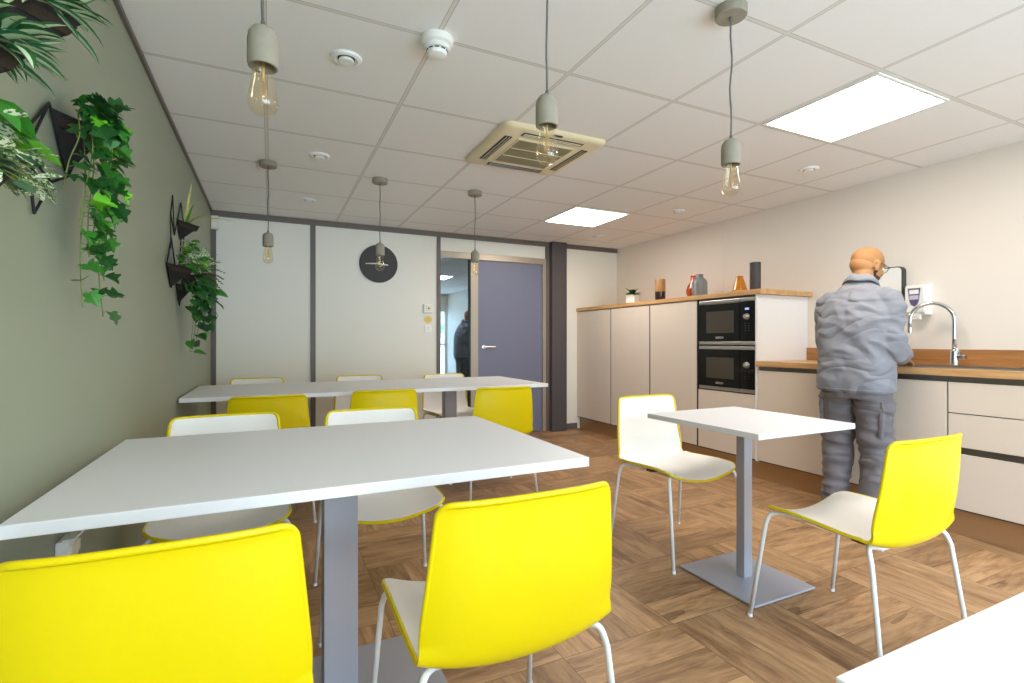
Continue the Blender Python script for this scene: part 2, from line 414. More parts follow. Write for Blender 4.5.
w1 = struct('window_1', box(new(), 1.782, 2.157, YB + .03, YB + .036, .09, 2.135), 'pane')
struct('door_seal', box(new(), 2.148, 2.157, YB - .004, YB + .06, .09, 2.135), 'dark_plastic', w1)
# corridor beyond the pane
struct('wall_corridor', box(new(), .9, 3.6, YB + 2.3, YB + 2.4, 0, H), 'corridor')
bm = box(new(), .8, .9, YB + .1, YB + 2.4, 0, H); box(bm, 3.6, 3.7, YB + .1, YB + 2.4, 0, H)
struct('wall_corridor_sides', bm, 'corridor')
struct('ceiling_corridor', box(new(), .8, 3.7, YB + .1, YB + 2.4, H, H + .05), 'corridor')
# front wall behind the camera: a row of tall windows with a transom
wx0, wx1, wz0, wz1 = -.25, 4.27, .22, 2.0
bm = box(new(), XL, wx0, YF - .12, YF, 0, H); box(bm, wx1, XR, YF - .12, YF, 0, H); box(bm, wx0, wx1, YF - .12, YF, 0, wz0); box(bm, wx0, wx1, YF - .12, YF, wz1, H)
struct('wall_front', bm, 'right_wall')
w2 = struct('window_2', box(new(), wx0, wx1, YF - .066, YF - .06, wz0, wz1), 'clear_pane')
bm = new()
for k in range(5):
    x = wx0 + (wx1 - wx0) * k / 4; box(bm, x - .025, x + .025, YF - .09, YF - .03, wz0, wz1)
for z in (wz0 + .02, 1.07, wz1 - .02): box(bm, wx0, wx1, YF - .09, YF - .03, z - .025, z + .025)
struct('window_frame', bm, 'white_plastic', w2)

# ------------------------------------------------------------------ ceiling fittings
def led_panel(x, y, label):
    t = thing('led_panel_light', label, 'ceiling light', (x, y, H), 0, 'square LED ceiling panels')
    b = new(); s = .315
    for a in ((-s, s, -s, -s + .016), (-s, s, s - .016, s), (-s, -s + .016, -s + .016, s - .016), (s - .016, s, -s + .016, s - .016)): box(b, *a, -.008, 0)
    obj('frame', b, 'white_plastic', t)
    obj('diffuser', box(new(), -s + .016, s - .016, -s + .016, s - .016, -.006, -.001), 'led', t)
    return t
P0 = led_panel(2.912, 1.7315, 'lit square ceiling panel above the sink side, nearest and largest in view')
dup(P0, (2.912, 4.372, H), 0, 'lit square ceiling panel farther back, towards the door')
dup(P0, (2.912, -.91, H), 0, 'lit square ceiling panel behind the camera')
dup(P0, (.304, -.91, H), 0, 'lit square ceiling panel behind the camera, over the green wall side')

# air conditioner cassette
t = thing('ceiling_air_conditioner', 'cream square cassette air conditioner set in the ceiling tiles', 'air conditioner', (1.572, 2.985, H))
bm = new(); prof = [(.352, 0), (.358, -.006), (.350, -.022), (.325, -.032)]
def sq(s, z): return [bm.verts.new((p[0], p[1], z)) for p in rrect(2 * s, 2 * s, .05, 5)]
rings = [sq(s, z) for s, z in prof]
holes = []
for a, b in zip(rings, rings[1:]):
    for k in range(len(a)): bm.faces.new((a[k], a[(k + 1) % len(a)], b[(k + 1) % len(b)], b[k]))
bm.faces.new(rings[-1]); bm.faces.new(rings[0][::-1])
obj('panel', bm, 'ac_cream', t, angle=50)
g = obj('intake_grille', box(new(), -.205, .205, -.205, .205, -.036, -.031, .002), 'ac_cream', t)
bm = new()
for i in range(40):
    y = -.19 + .38 * (i + .5) / 40
    box(bm, -.19, .19, y - .0028, y + .0028, -.0385, -.0355)
obj('grille_mesh', bm, 'grille', g)
bm = new()
for y in (-.065, .065): box(bm, -.19, .19, y - .004, y + .004, -.041, -.035)
obj('grille_bar', bm, 'ac_cream', g)
for k in range(4):
    b = new(); box(b, -.21, .21, .248, .298, -.0335, -.029)
    bmesh.ops.rotate(b, verts=b.verts, cent=(0, 0, 0), matrix=Matrix.Rotation(k * PI / 2, 3, 'Z'))
    v = obj('air_outlet', b, 'dark_plastic', t)
    b = new(); box(b, -.2, .2, .260, .264, -.037, -.0325); box(b, -.2, .2, .278, .282, -.037, -.0325)
    bmesh.ops.rotate(b, verts=b.verts, cent=(0, 0, 0), matrix=Matrix.Rotation(k * PI / 2, 3, 'Z'))
    obj('louver', b, 'steel' if k == 0 else 'ac_cream', v)
obj('badge', box(new(), -.03, .03, -.34, -.325, -.0335, -.028), 'dark_plastic', t)

# round air valves
def valve(x, y, label):
    t = thing('ceiling_air_valve', label, 'air vent', (x, y, H), 0, 'round ceiling air valves')
    obj('rim', lathe(new(), [(.036, -.003), (.05, -.014), (.064, -.010), (.068, 0), (.03, 0)], 32), 'white_plastic', t, angle=50)
    obj('throat', lathe(new(), [(0, -.001), (.042, -.001), (.042, -.004), (0, -.004)], 28), 'dark_plastic', t)
    obj('disc', lathe(new(), [(0, -.004), (.030, -.006), (.034, -.014), (.030, -.020), (0, -.022)], 28), 'white_plastic', t, angle=50)
    return t
V0 = valve(.305, 2.376, 'round white ceiling air valve left of the smoke detector, nearest the camera')
dup(V0, (.3, 3.70, H), 0, 'round white ceiling air valve between the two left pendants, second along the green wall side')
dup(V0, (.3, 4.91, H), 0, 'round white ceiling air valve by the back partition, farthest on the green wall side')
dup(V0, (3.59, 2.436, H), 0, 'round white ceiling air valve beside the large lit panel, nearest on the kitchen side')
dup(V0, (3.585, 3.77, H), 0, 'round white ceiling air valve above the tall cabinets, middle of the kitchen side')
dup(V0, (3.57, 5.08, H), 0, 'round white ceiling air valve near the column, farthest on the kitchen side')
# smoke detector
t = thing('smoke_detector', 'white stepped smoke detector at a ceiling grid crossing', 'smoke detector', (.632, 2.062, H))
obj('base', lathe(new(), [(0, 0), (.066, 0), (.069, -.006), (.066, -.026), (.055, -.034), (0, -.034)], 36), 'white_plastic', t, angle=40)
h_ = obj('head', lathe(new(), [(0, -.03), (.054, -.03), (.052, -.050), (.042, -.053), (.042, -.057), (.043, -.058), (.038, -.071), (.026, -.076), (0, -.076)], 36), 'white_plastic', t, angle=40)
bm = new()
for k in range(10):
    a = 2 * PI * k / 10; b = box(new(), .041, .0445, -.009, .009, -.057, -.0528); bmesh.ops.rotate(b, verts=b.verts, cent=(0, 0, 0), matrix=Matrix.Rotation(a, 3, 'Z')); merge(bm, b)
obj('smoke_slot', bm, 'dark_plastic', h_)

# ------------------------------------------------------------------ pendants
def pendant(x, y, label):
    t = thing('pendant_lamp', label, 'pendant lamp', (x, y, H), 0, 'concrete pendant lamps with clear bulbs')
    obj('canopy', lathe(new(), [(0, 0), (.057, 0), (.0585, -.003), (.0585, -.033), (.055, -.037), (0, -.037)], 36), 'concrete', t, angle=40)
    bm = new(); pts = [(.0035 * math.sin(k * 1.1) * math.sin(PI * k / 12), .003 * math.cos(k * .8) * math.sin(PI * k / 12), -.03 - .476 * k / 12) for k in range(13)]
    tube(bm, pts, .0034, 8); lathe(bm, [(0, -.036), (.007, -.036), (.006, -.05), (0, -.05)], 12); lathe(bm, [(0, -.488), (.005, -.488), (.007, -.506), (0, -.506)], 12)
    obj('cord', bm, 'cord', t, smooth=True)
    obj('lamp_holder', lathe(new(), [(0, -.503), (.012, -.503), (.024, -.508), (.0325, -.520), (.0355, -.537), (.0355, -.595), (.034, -.601), (.030, -.602), (.026, -.598), (.0255, -.560), (0, -.558)], 36), 'concrete', t, angle=50)
    obj('bulb_cap', lathe(new(), [(0, -.559), (.0145, -.559), (.0145, -.584), (.012, -.588), (0, -.588)], 20), 'brass', t, angle=40)
    b = obj('bulb', lathe(new(), [(.0125, -.586), (.0185, -.592), (.0215, -.602), (.0242, -.620), (.0282, -.645), (.0325, -.668), (.0342, -.684), (.0330, -.697), (.0280, -.708), (.0190, -.7155), (.009, -.7185), (.004, -.721), (0, -.722)], 32), 'bulb', t, smooth=True)
    bm = new()
    for k in range(6):
        a = 2 * PI * k / 6; c, s = math.cos(a), math.sin(a)
        tube(bm, [(.004 * c, .004 * s, -.630), (.0105 * c, .0105 * s, -.682)], .0007, 6)
    tube(bm, [(0, 0, -.586), (0, 0, -.636)], .0036, 10); tube(bm, [(0, 0, -.640), (0, 0, -.684)], .0012, 6)
    obj('filament', bm, 'filament', b, smooth=True)
    return t
L0 = pendant(-.018, 1.388, 'concrete pendant lamp hanging nearest the green wall, large at upper left')
dup(L0, (.782, 1.388, H), 0.7, 'concrete pendant lamp hanging in front of the ceiling air conditioner')
dup(L0, (1.588, 1.388, H), 1.9, 'concrete pendant lamp with its round canopy in view, left of the large lit panel')
dup(L0, (-.02, 3.99, H), 2.3, 'concrete pendant lamp over the long back table, nearest the green wall plants')
dup(L0, (.771, 4.03, H), 0.4, 'concrete pendant lamp hanging in front of the round dark clock')
dup(L0, (1.565, 4.02, H), 1.2, 'concrete pendant lamp hanging in front of the slate blue door')

# ------------------------------------------------------------------ things on the back wall
t = thing('wall_clock', 'round charcoal wall clock without numerals on the white partition', 'clock', (1.072, YB, 2.007))
def yface(bm):   # lathe built along z -> faces -Y
    bmesh.ops.rotate(bm, verts=bm.verts, cent=(0, 0, 0), matrix=Matrix.Rotation(PI / 2, 3, 'X')); return bm
obj('face', yface(lathe(new(), [(0, 0), (.205, 0), (.207, .004), (.207, .022), (.203, .026), (0, .026)], 64)), 'clock', t, angle=40)
for nm, a, l, w in (('hour_hand', 96, .10, .011), ('minute_hand', -101 + 8, .145, .008)):
    b = new(); prism(b, [(-w, -.02), (w, -.02), (w * .6, l), (-w * .6, l)], 'y', -.034 if nm == 'hour_hand' else -.038, -.031 if nm == 'hour_hand' else -.035)
    bmesh.ops.rotate(b, verts=b.verts, cent=(0, 0, 0), matrix=Matrix.Rotation(math.radians(-a) * -1 if False else math.radians(a), 3, 'Y'))
    obj(nm, b, 'clock_hand', t)
obj('hub', yface(lathe(new(), [(0, .02), (.012, .02), (.012, .041), (0, .041)], 20)), 'clock_hand', t, angle=40)

t = thing('thermostat', 'white square control box on the partition above the yellow sticker', 'thermostat', (1.63, YB, 1.53))
obj('housing', box(new(), -.05, .05, -.03, 0, -.05, .05, .005), 'white_plastic', t)
obj('dial_plate', box(new(), -.028, .034, -.034, -.028, -.03, .03, .003), 'cream_plastic', t)
obj('button', box(new(), -.006, .012, -.037, -.033, -.008, .008, .001), 'carcass', t)
t = thing('round_sticker', 'round yellow sticker on the partition between the two switch boxes', 'sticker', (1.635, YB, 1.404))
obj('disc', yface(lathe(new(), [(0, 0), (.044, 0), (.044, .002), (0, .002)], 36)), 'sticker', t)
obj('print', yface(lathe(new(), [(.028, .0018), (.033, .0018), (.033, .0026), (.028, .0026), (.028, .0018)], 36)), 'lettering', t)
t = thing('light_switch', 'white light switch plate below the yellow sticker', 'light switch', (1.635, YB, 1.295))
obj('plate', box(new(), -.043, .043, -.010, 0, -.043, .043, .003), 'white_plastic', t)
obj('rocker', box(new(), -.020, .020, -.014, -.008, -.024, .024, .002), 'white_plastic', t)
obj('mark', box(new(), -.004, .004, -.0148, -.0138, .008, .016), 'carcass', t)
t = thing('motion_sensor', 'small cream sensor box in the top left corner of the back wall', 'sensor', (-.493, YB - .014, 2.31))
obj('housing', box(new(), -.032, .034, -.045, 0, -.075, .055, .006), 'cream_plastic', t)
obj('lens', box(new(), -.02, .022, -.049, -.043, -.055, -.015, .003), 'white_plastic', t)
# socket block on the green wall under the front table
t = thing('wall_socket', 'white double socket block on the green wall under the front table', 'socket', (XL, 1.80, .575))
obj('housing', box(new(), 0, .03, -.04, .04, -.03, .03, .004), 'white_plastic', t)
for y in (-.019, .019):
    b = box(new(), .029, .036, y - .016, y + .016, -.016, .016, .003); f_ = obj('outlet', b, 'cream_plastic', t)
obj('cover_hinge', box(new(), .015, .042, -.04, .04, .029, .036, .002), 'white_plastic', t)

# ------------------------------------------------------------------ kitchen
KX, KE = 3.66, 3.64
def tall_cabinet(y0, y1, label):
    t = thing('tall_cabinet', label, 'cabinet', ((KX + XR) / 2, (y0 + y1) / 2, 0), 0, 'tall handleless cabinets along the right wall')
    ox, oy = (KX + XR) / 2, (y0 + y1) / 2
    b = box(new(), KX + .02 - ox, XR - .004 - ox, y0 + .001 - oy, y1 - .001 - oy, .15, 1.545); obj('carcass', b, 'carcass', t)
    obj('door', box(new(), KX - ox, KX + .02 - ox, y0 + .013 - oy, y1 - .003 - oy, .163, 1.54, .0015), 'cab', t)
    obj('grip_channel', box(new(), KX + .003 - ox, KX + .022 - ox, y0 - oy, y0 + .012 - oy, .163, 1.54), 'gap', t)  # channel set nearly flush, coloured as the gap's shade
    return t
tall_cabinet(4.945, YB - .003, 'tall beige cabinet against the back wall, beside the dark column')
tall_cabinet(4.255, 4.944, 'tall beige cabinet under the small potted succulent, second from the back wall')
tall_cabinet(3.585, 4.254, 'tall beige cabinet directly left of the microwaves')
# oven tower: surround + lower door + tall white side
OY0, OY1 = 2.932, 3.584
t = thing('oven_tower_cabinet', 'tall cabinet housing two built-in microwaves, with a white side panel', 'cabinet', ((KX + XR) / 2, (OY0 + OY1) / 2, 0))
ox, oy = (KX + XR) / 2, (OY0 + OY1) / 2
b = box(new(), KX + .33 - ox, XR - .004 - ox, OY0 + .02 - oy, OY1 - .001 - oy, .15, 1.545)
box(b, KX + .02 - ox, KX + .34 - ox, OY1 - .019 - oy, OY1 - .001 - oy, .15, 1.545)
for z0, z1 in ((.15, .17), (.69, .71), (1.108, 1.120), (1.525, 1.545)): box(b, KX + .012 - ox, KX + .34 - ox, OY0 + .02 - oy, OY1 - .015 - oy, z0, z1)
obj('carcass', b, 'carcass', t)
obj('side_panel', box(new(), KX - ox, XR - .004 - ox, OY0 - oy, OY0 + .0195 - oy, .15, 1.545, .001), 'cab_side', t)
obj('door', box(new(), KX - ox, KX + .02 - ox, OY0 + .024 - oy, OY1 - .007 - oy, .163, .70, .0015), 'cab', t)
RT = Matrix(((0, 0, -1), (-1, 0, 0), (0, 1, 0)))
def microwave(z0, z1, label, lit):
    cy = (OY0 + .022 + OY1 - .02) / 2; w = OY1 - OY0 - .046
    t = thing('microwave_oven', label, 'microwave', (KX, cy, z0), 0, 'built-in microwaves in the oven tower')
    hh = z1 - z0; y0, y1 = -w / 2, w / 2; ys = y0 + w * .245     # control strip is on the viewer's right = low y
    obj('body', box(new(), .016, .33, y0 + .012, y1 - .012, .006, hh - .012), 'carcass', t)
    d = obj('door', box(new(), -.002, .018, ys + .002, y1, .031, hh - .031, .002), 'black_glass', t)
    obj('door_window', box(new(), -.0026, -.001, ys + .062, y1 - .085, .105, hh - .10), 'oven_window', d)
    c = obj('control_panel', box(new(), -.002, .018, y0, ys - .002, .031, hh - .031, .002), 'black_glass', t)
    b = lathe(new(), [(0, 0), (.026, 0), (.026, .006), (.021, .010), (.019, .028), (.016, .031), (0, .031)], 28)
    bmesh.ops.rotate(b, verts=b.verts, cent=(0, 0, 0), matrix=Matrix.Rotation(-PI / 2, 3, 'Y')); bmesh.ops.translate(b, verts=b.verts, vec=(-.002, (y0 + ys) / 2, hh * .60))
    obj('knob', b, 'steel', c, angle=40)
    if lit: obj('display', box(new(), -.0026, -.001, (y0 + ys) / 2 - .02, (y0 + ys) / 2 + .02, hh * .745, hh * .785), 'display', c)
    for i in range(4):
        for yy in (-.018, .018): obj('key_mark', box(new(), -.0026, -.001, (y0 + ys) / 2 + yy - .004, (y0 + ys) / 2 + yy + .004, hh * (.30 + .05 * i), hh * (.30 + .05 * i) + .004), 'channel', c)
    for z in ((0, .028), (hh - .028, hh)):
        b = box(new(), -.006, .018, ys + .002, y1, *z, .002); box(b, -.006, .018, y0, ys - .001, *z, .002); obj('trim_strip', b, 'steel', t)
    text_mesh('brand_lettering', 'BOSCH', .026, Vector((-.0028, (ys + y1) / 2 - .01, .062)), RT.to_euler(), 'lettering', d)
    return t
microwave(1.122, 1.524, 'upper built-in black microwave with a lit display, in the oven tower', True)
microwave(.712, 1.107, 'lower built-in black microwave, directly under the other one', False)
tag(obj('oak_shelf_top', box(new(), KX - .012, XR - .002, 2.888, YB - .003, 1.546, 1.588, .002), 'worktop'), 'long oak top over the tall cabinets, carrying the vases', 'worktop')
# base units
def base_doors(y0, y1, label):
    t = thing('base_cabinet', label, 'cabinet', ((KX + XR) / 2, (y0 + y1) / 2, 0), 0, 'base cabinets under the worktop'); ox, oy = (KX + XR) / 2, (y0 + y1) / 2
    obj('carcass', box(new(), KX + .022 - ox, XR - .004 - ox, y0 + .001 - oy, y1 - .001 - oy, .15, .78), 'carcass', t)
    obj('door', box(new(), KX - ox, KX + .02 - ox, y0 + .004 - oy, y1 - .004 - oy, .163, .908, .0015), 'cab', t)
    obj('grip_channel', box(new(), KX + .021 - ox, KX + .045 - ox, y0 + .001 - oy, y1 - .001 - oy, .80, .944), 'channel', t)
base_doors(2.272, 2.930, 'beige base cabinet beside the oven tower, under the left end of the worktop')
base_doors(1.618, 2.271, 'beige base cabinet under the sink, behind the man')
def drawers(y0, y1, label):
    t = thing('drawer_cabinet', label, 'cabinet', ((KX + XR) / 2, (y0 + y1) / 2, 0), 0, 'drawer units under the worktop'); ox, oy = (KX + XR) / 2, (y0 + y1) / 2
    obj('carcass', box(new(), KX + .022 - ox, XR - .004 - ox, y0 + .001 - oy, y1 - .001 - oy, .15, .78), 'carcass', t)
    for z0, z1 in ((.163, .486), (.528, .722), (.728, .908)): obj('drawer', box(new(), KX - ox, KX + .02 - ox, y0 + .004 - oy, y1 - .004 - oy, z0, z1, .0015), 'cab', t)
    b = box(new(), KX + .021 - ox, KX + .045 - ox, y0 + .001 - oy, y1 - .001 - oy, .79, .944); box(b, KX + .0215 - ox, KX + .030 - ox, y0 + .001 - oy, y1 - .001 - oy, .48, .534)
    obj('grip_channel', b, 'channel', t)
drawers(.86, 1.617, 'beige three-drawer base cabinet right of the sink cabinet, at the right edge of the view')
b = box(new(), KX + .045, KX + .06, .86, YB - .003, 0, .15); tag(obj('plinth_panel', b, 'plinth'), 'bronze metal plinth running under all the kitchen cabinets', 'plinth')
# worktop with the sink cut-out
SX0, SX1, SY0, SY1 = 3.74, 4.09, .98, 2.16
b = box(new(), KE, SX0, .86, 2.931, .945, .986); box(b, SX1, XR - .002, .86, 2.931, .945, .986); box(b, SX0, SX1, SY1, 2.931, .945, .986); box(b, SX0, SX1, .86, SY0, .945, .986)
tag(obj('kitchen_worktop', b, 'worktop'), 'oak kitchen worktop in front of the man, with the inset sink', 'worktop')
tag(obj('backsplash_board', box(new(), XR - .022, XR - .002, .86, 2.931, .987, 1.095, .001), 'splash'), 'low oak upstand board along the wall behind the tap', 'backsplash')
t = thing('kitchen_sink', 'stainless steel sink set into the oak worktop beside the man', 'sink', ((SX0 + SX1) / 2, (SY0 + SY1) / 2, .986))
hx, hy = (SX1 - SX0) / 2, (SY1 - SY0) / 2
b = new(); o1 = rrect(2 * hx + .03, 2 * hy + .03, .03); i1 = rrect(2 * hx - .02, 2 * hy - .02, .05)
R_ = [[b.verts.new((p[0], p[1], z)) for p in q] for q, z in ((o1, .001), (o1, .004), (i1, .005), (i1, -.006), ([(p[0] * .94, p[1] * .97) for p in i1], -.15))]
for r1, r2 in zip(R_, R_[1:]):
    for k in range(len(r1)): b.faces.new((r1[k], r1[(k + 1) % len(r1)], r2[(k + 1) % len(r2)], r2[k]))
b.faces.new(R_[-1])
obj('basin', b, 'steel', t, angle=40)
obj('drain', lathe(new(), [(0, -.147), (.04, -.147), (.045, -.1495), (0, -.1495)], 24, (0, .3, 0)), 'chrome', t)
# tap
t = thing('kitchen_tap', 'tall chrome swan-neck tap at the back of the worktop', 'tap', (4.16, 1.80, .986))
obj('base', lathe(new(), [(0, 0), (.029, 0), (.029, .006), (.025, .010), (.024, .085), (.022, .10), (.015, .104), (0, .104)], 28), 'chrome', t, angle=40)
d_ = Vector((-.40, .916, 0)).normalized(); R = .118
pts = [Vector((0, 0, .09)), Vector((0, 0, .2)), Vector((0, 0, .30))]
for k in range(1, 15):
    a = PI * k / 15; pts.append(Vector((0, 0, .31)) + d_ * (R - R * math.cos(a)) + Vector((0, 0, R * math.sin(a))))
pts += [d_ * 2 * R + Vector((0, 0, .30)), d_ * 2 * R + Vector((0, 0, .255))]
obj('spout', tube(new(), pts, .0125, 14), 'chrome', t, smooth=True)
obj('nozzle', lathe(new(), [(0, .225), (.013, .225), (.0145, .235), (.0145, .262), (0, .262)], 20, tuple(d_ * 2 * R)), 'chrome', t, angle=40)
b = new(); tube(b, [(0, -.02, .06), (0, -.045, .06)], .019, 18); tube(b, [(0, -.045, .06), (0, -.064, .06)], .0165, 18)
lv = obj('valve', b, 'chrome', t, angle=40)
obj('lever', tube(new(), [(-.004, -.045, .07), (-.03, -.035, .105), (-.055, -.022, .125)], [.007, .006, .005], 10), 'chrome', lv, smooth=True)
# dispensers on the wall
t = thing('paper_towel_dispenser', 'white wall dispenser with a dark rounded edge, half hidden by the man', 'dispenser', (XR, 2.31, 1.375))
b = new(); prism(b, rrect(.30, .36, .035, 6, 0, .16), 'x', -.05, 0); obj('housing', b, 'dark_plastic', t, angle=40)
b = new(); prism(b, rrect(.286, .346, .03, 6, 0, .16), 'x', -.056, -.0505); obj('cover', b, 'white_plastic', t, angle=40)
t = thing('soap_dispenser', 'white soap dispenser with a purple badge on the wall behind the tap', 'dispenser', (XR, 2.055, 1.345))
b = new(); prism(b, [(0, .0), (-.085, .0), (-.11, .02), (-.11, .195), (-.095, .215), (0, .225)], 'y', -.058, .058); obj('housing', b, 'white_plastic', t, angle=30)
b = new(); prism(b, [(-.036, .155), (-.040, .19), (.040, .19), (.036, .155), (.03, .10), (.018, .07), (0, .058), (-.018, .07), (-.03, .10)][::-1], 'x', -.113, -.1095); bd = obj('badge', b, 'purple', t)
obj('badge_window', box(new(), -.1145, -.1125, -.029, .029, .148, .178), 'white_plastic', bd)
obj('badge_band', box(new(), -.1145, -.1125, -.028, .028, .108, .138), 'lilac', bd)
b = new(); prism(b, [(-.10, -.032), (-.075, -.034), (-.075, .004), (-.10, .004)], 'y', -.03, .03); pm = obj('push_lever', b, 'white_plastic', t)
obj('lever_recess', box(new(), -.1025, -.099, -.019, .019, -.024, -.006), 'cab', pm)

# ------------------------------------------------------------------ vases on the oak top
ZT = 1.588
t = thing('potted_succulent', 'small green succulent in a square white pot on the oak top', 'potted plant', (3.86, 4.79, ZT), .35)
b = box(new(), -.058, .058, -.058, .058, 0, .115, .006); obj('pot', b, 'white_plastic', t)
obj('soil', box(new(), -.05, .05, -.05, .05, .112, .118), 'soil', t)
def blade(bm, p, d, ln, w, curl=0.3, up=Vector((0, 0, 1)), n=5, mi=0, fold=.25, shape=None, stripe=None):
    """a leaf: curved strip folded along its midrib"""
    d = d.normalized(); s = d.cross(up)
    if s.length < 1e-3: s = d.cross(Vector((1, 0, .2)))
    s.normalize(); nrm = s.cross(d).normalized(); pos = Vector(p); prev = None
    for i in range(n + 1):
        t_ = i / n; ww = (shape(t_) if shape else math.sin(PI * (0.08 + .92 * t_)) ** .8) * w / 2
        cols = (-1, -.42, 0, .42, 1) if stripe is not None else (-1, 0, 1)
        row = [bm.verts.new(pos + s * ww * c + nrm * ww * fold * abs(c)) for c in cols]
        if prev:
            for a in range(len(cols) - 1):
                f = bm.faces.new((prev[a], prev[a + 1], row[a + 1], row[a])); f.smooth = True
                f.material_index = stripe if stripe is not None and a in (1, 2) else mi
        prev = row; ang = -curl / n
        Rm = Matrix.Rotation(ang, 3, s); d = Rm @ d; nrm = Rm @ nrm; pos = pos + d * ln / n
    return bm
b = new()
for k in range(34):
    a = random.uniform(0, 2 * PI); e = random.uniform(.1, 1.2)
    blade(b, (random.uniform(-.03, .03), random.uniform(-.03, .03), .115), Vector((math.cos(a) * math.cos(e), math.sin(a) * math.cos(e), math.sin(e))), random.uniform(.07, .125), .036, .7, mi=random.choice((0, 1, 1)))
obj('foliage', b, ['leaf_dark', 'leaf_mid'], t)
t = thing('storage_canister', 'two-tone canister, oak upper half over dark brown base, on the oak top', 'canister', (3.86, 4.32, ZT))
obj('base', lathe(new(), [(0, 0), (.054, 0), (.056, .003), (.056, .108), (0, .108)], 36), 'dark_glaze', t, angle=40)
obj('lid', lathe(new(), [(0, .108), (.056, .108), (.056, .242), (.054, .245), (0, .245)], 36), 'pot_wood', t, angle=40)
def vase(name, label, prof, m, loc, extra=None):
    t = thing(name, label, 'vase', loc, 0, 'vases on the oak top'); obj('body', lathe(new(), prof, 40), m, t, angle=50)
    r, z = extra; obj('rim', lathe(new(), [(r - .004, z - .004), (r + .003, z - .004), (r + .004, z + .002), (r, z + .006), (r - .004, z + .004), (r - .004, z - .004)], 40), m, t, angle=60)
    return t
vase('ceramic_vase', 'rust red faceted vase half hidden behind the grey jug vase', [(0, 0), (.045, 0), (.075, .06), (.082, .09), (.07, .14), (.04, .20), (.036, .235), (.034, .25), (.028, .25), (.028, .2), (0, .19)], 'red_glaze', (4.02, 3.985, ZT), (.032, .25))
gv = vase('ceramic_vase', 'grey ribbed bottle vase with a short neck, left of the microwaves on the oak top', [(0, 0), (.07, 0), (.075, .008), (.076, .145), (.066, .175), (.043, .195), (.034, .203), (.034, .228), (.030, .23), (.028, .2), (0, .19)], 'grey_glaze', (3.87, 3.765, ZT), (.032, .228))
b = new()
for z in range(8): lathe(b, [(.0755, .018 + z * .016), (.0775, .022 + z * .016), (.0755, .026 + z * .016)], 40)
obj('ribs', b, 'grey_glaze', gv, smooth=True)
av = vase('ceramic_vase', 'amber conical vase standing above the microwaves, left of the charcoal cylinder', [(0, 0), (.066, 0), (.07, .006), (.062, .04), (.040, .115), (.033, .135), (.030, .155), (.026, .155), (.028, .12), (0, .11)], 'amber_glaze', (3.87, 3.285, ZT), (.029, .155))
tag(vase('cylinder_vase', 'tall plain charcoal cylinder vase at the right end of the oak top', [(0, 0), (.043, 0), (.045, .003), (.045, .256), (.041, .256), (.041, .02), (0, .02)], 'charcoal', (3.87, 3.12, ZT), (.043, .255)), cat='vase')
# ------------------------------------------------------------------ tables
def table(label, x0, x1, y0, y1, z, poles, group=None, pw=.105, pd=.085, plate=(.33, .21), th=.028):
    cx, cy = (x0 + x1) / 2, (y0 + y1) / 2
    t = thing('dining_table', label, 'table', (cx, cy, 0), 0, group)
    obj('table_top', box(new(), x0 - cx, x1 - cx, y0 - cy, y1 - cy, z - th, z, .0025), 'table_top', t)
    for px, py in poles:
        b = box(new(), px - pw / 2 - cx, px + pw / 2 - cx, py - pd / 2 - cy, py + pd / 2 - cy, .012, z - th - .006, .003)
        p = obj('pole', b, 'table_metal', t)
        obj('top_bracket', box(new(), px - plate[0] * .6 - cx, px + plate[0] * .6 - cx, py - plate[1] * .5 - cy, py + plate[1] * .5 - cy, z - th - .007, z - th), 'table_metal', p)
        obj('base_plate', box(new(), px - plate[0] - cx, px + plate[0] - cx, py - plate[1] - cy, py + plate[1] - cy, .002, .012, .003), 'table_metal', t)
    return t
table('large pale rectangular table in the foreground, one end near the green wall', -.470, .870, 1.283, 2.228, .80, [(.203, 1.745)])
table('long pale table at the back, with yellow chairs along its near side', -.512, 2.085, 3.68, 4.68, .80, [(.18, 4.18), (1.39, 4.18)], plate=(.25, .18))
table('small square pale table on a single silver pole, in the middle of the floor', 1.77, 2.405, 1.41, 2.078, .777, [(2.077, 1.737)], pw=.054, pd=.048, plate=(.203, .223), th=.025)
table('pale table cut off by the bottom right corner of the photo', .532, 1.32, -.42, .333, .80, [(.93, -.04)], plate=(.22, .22))

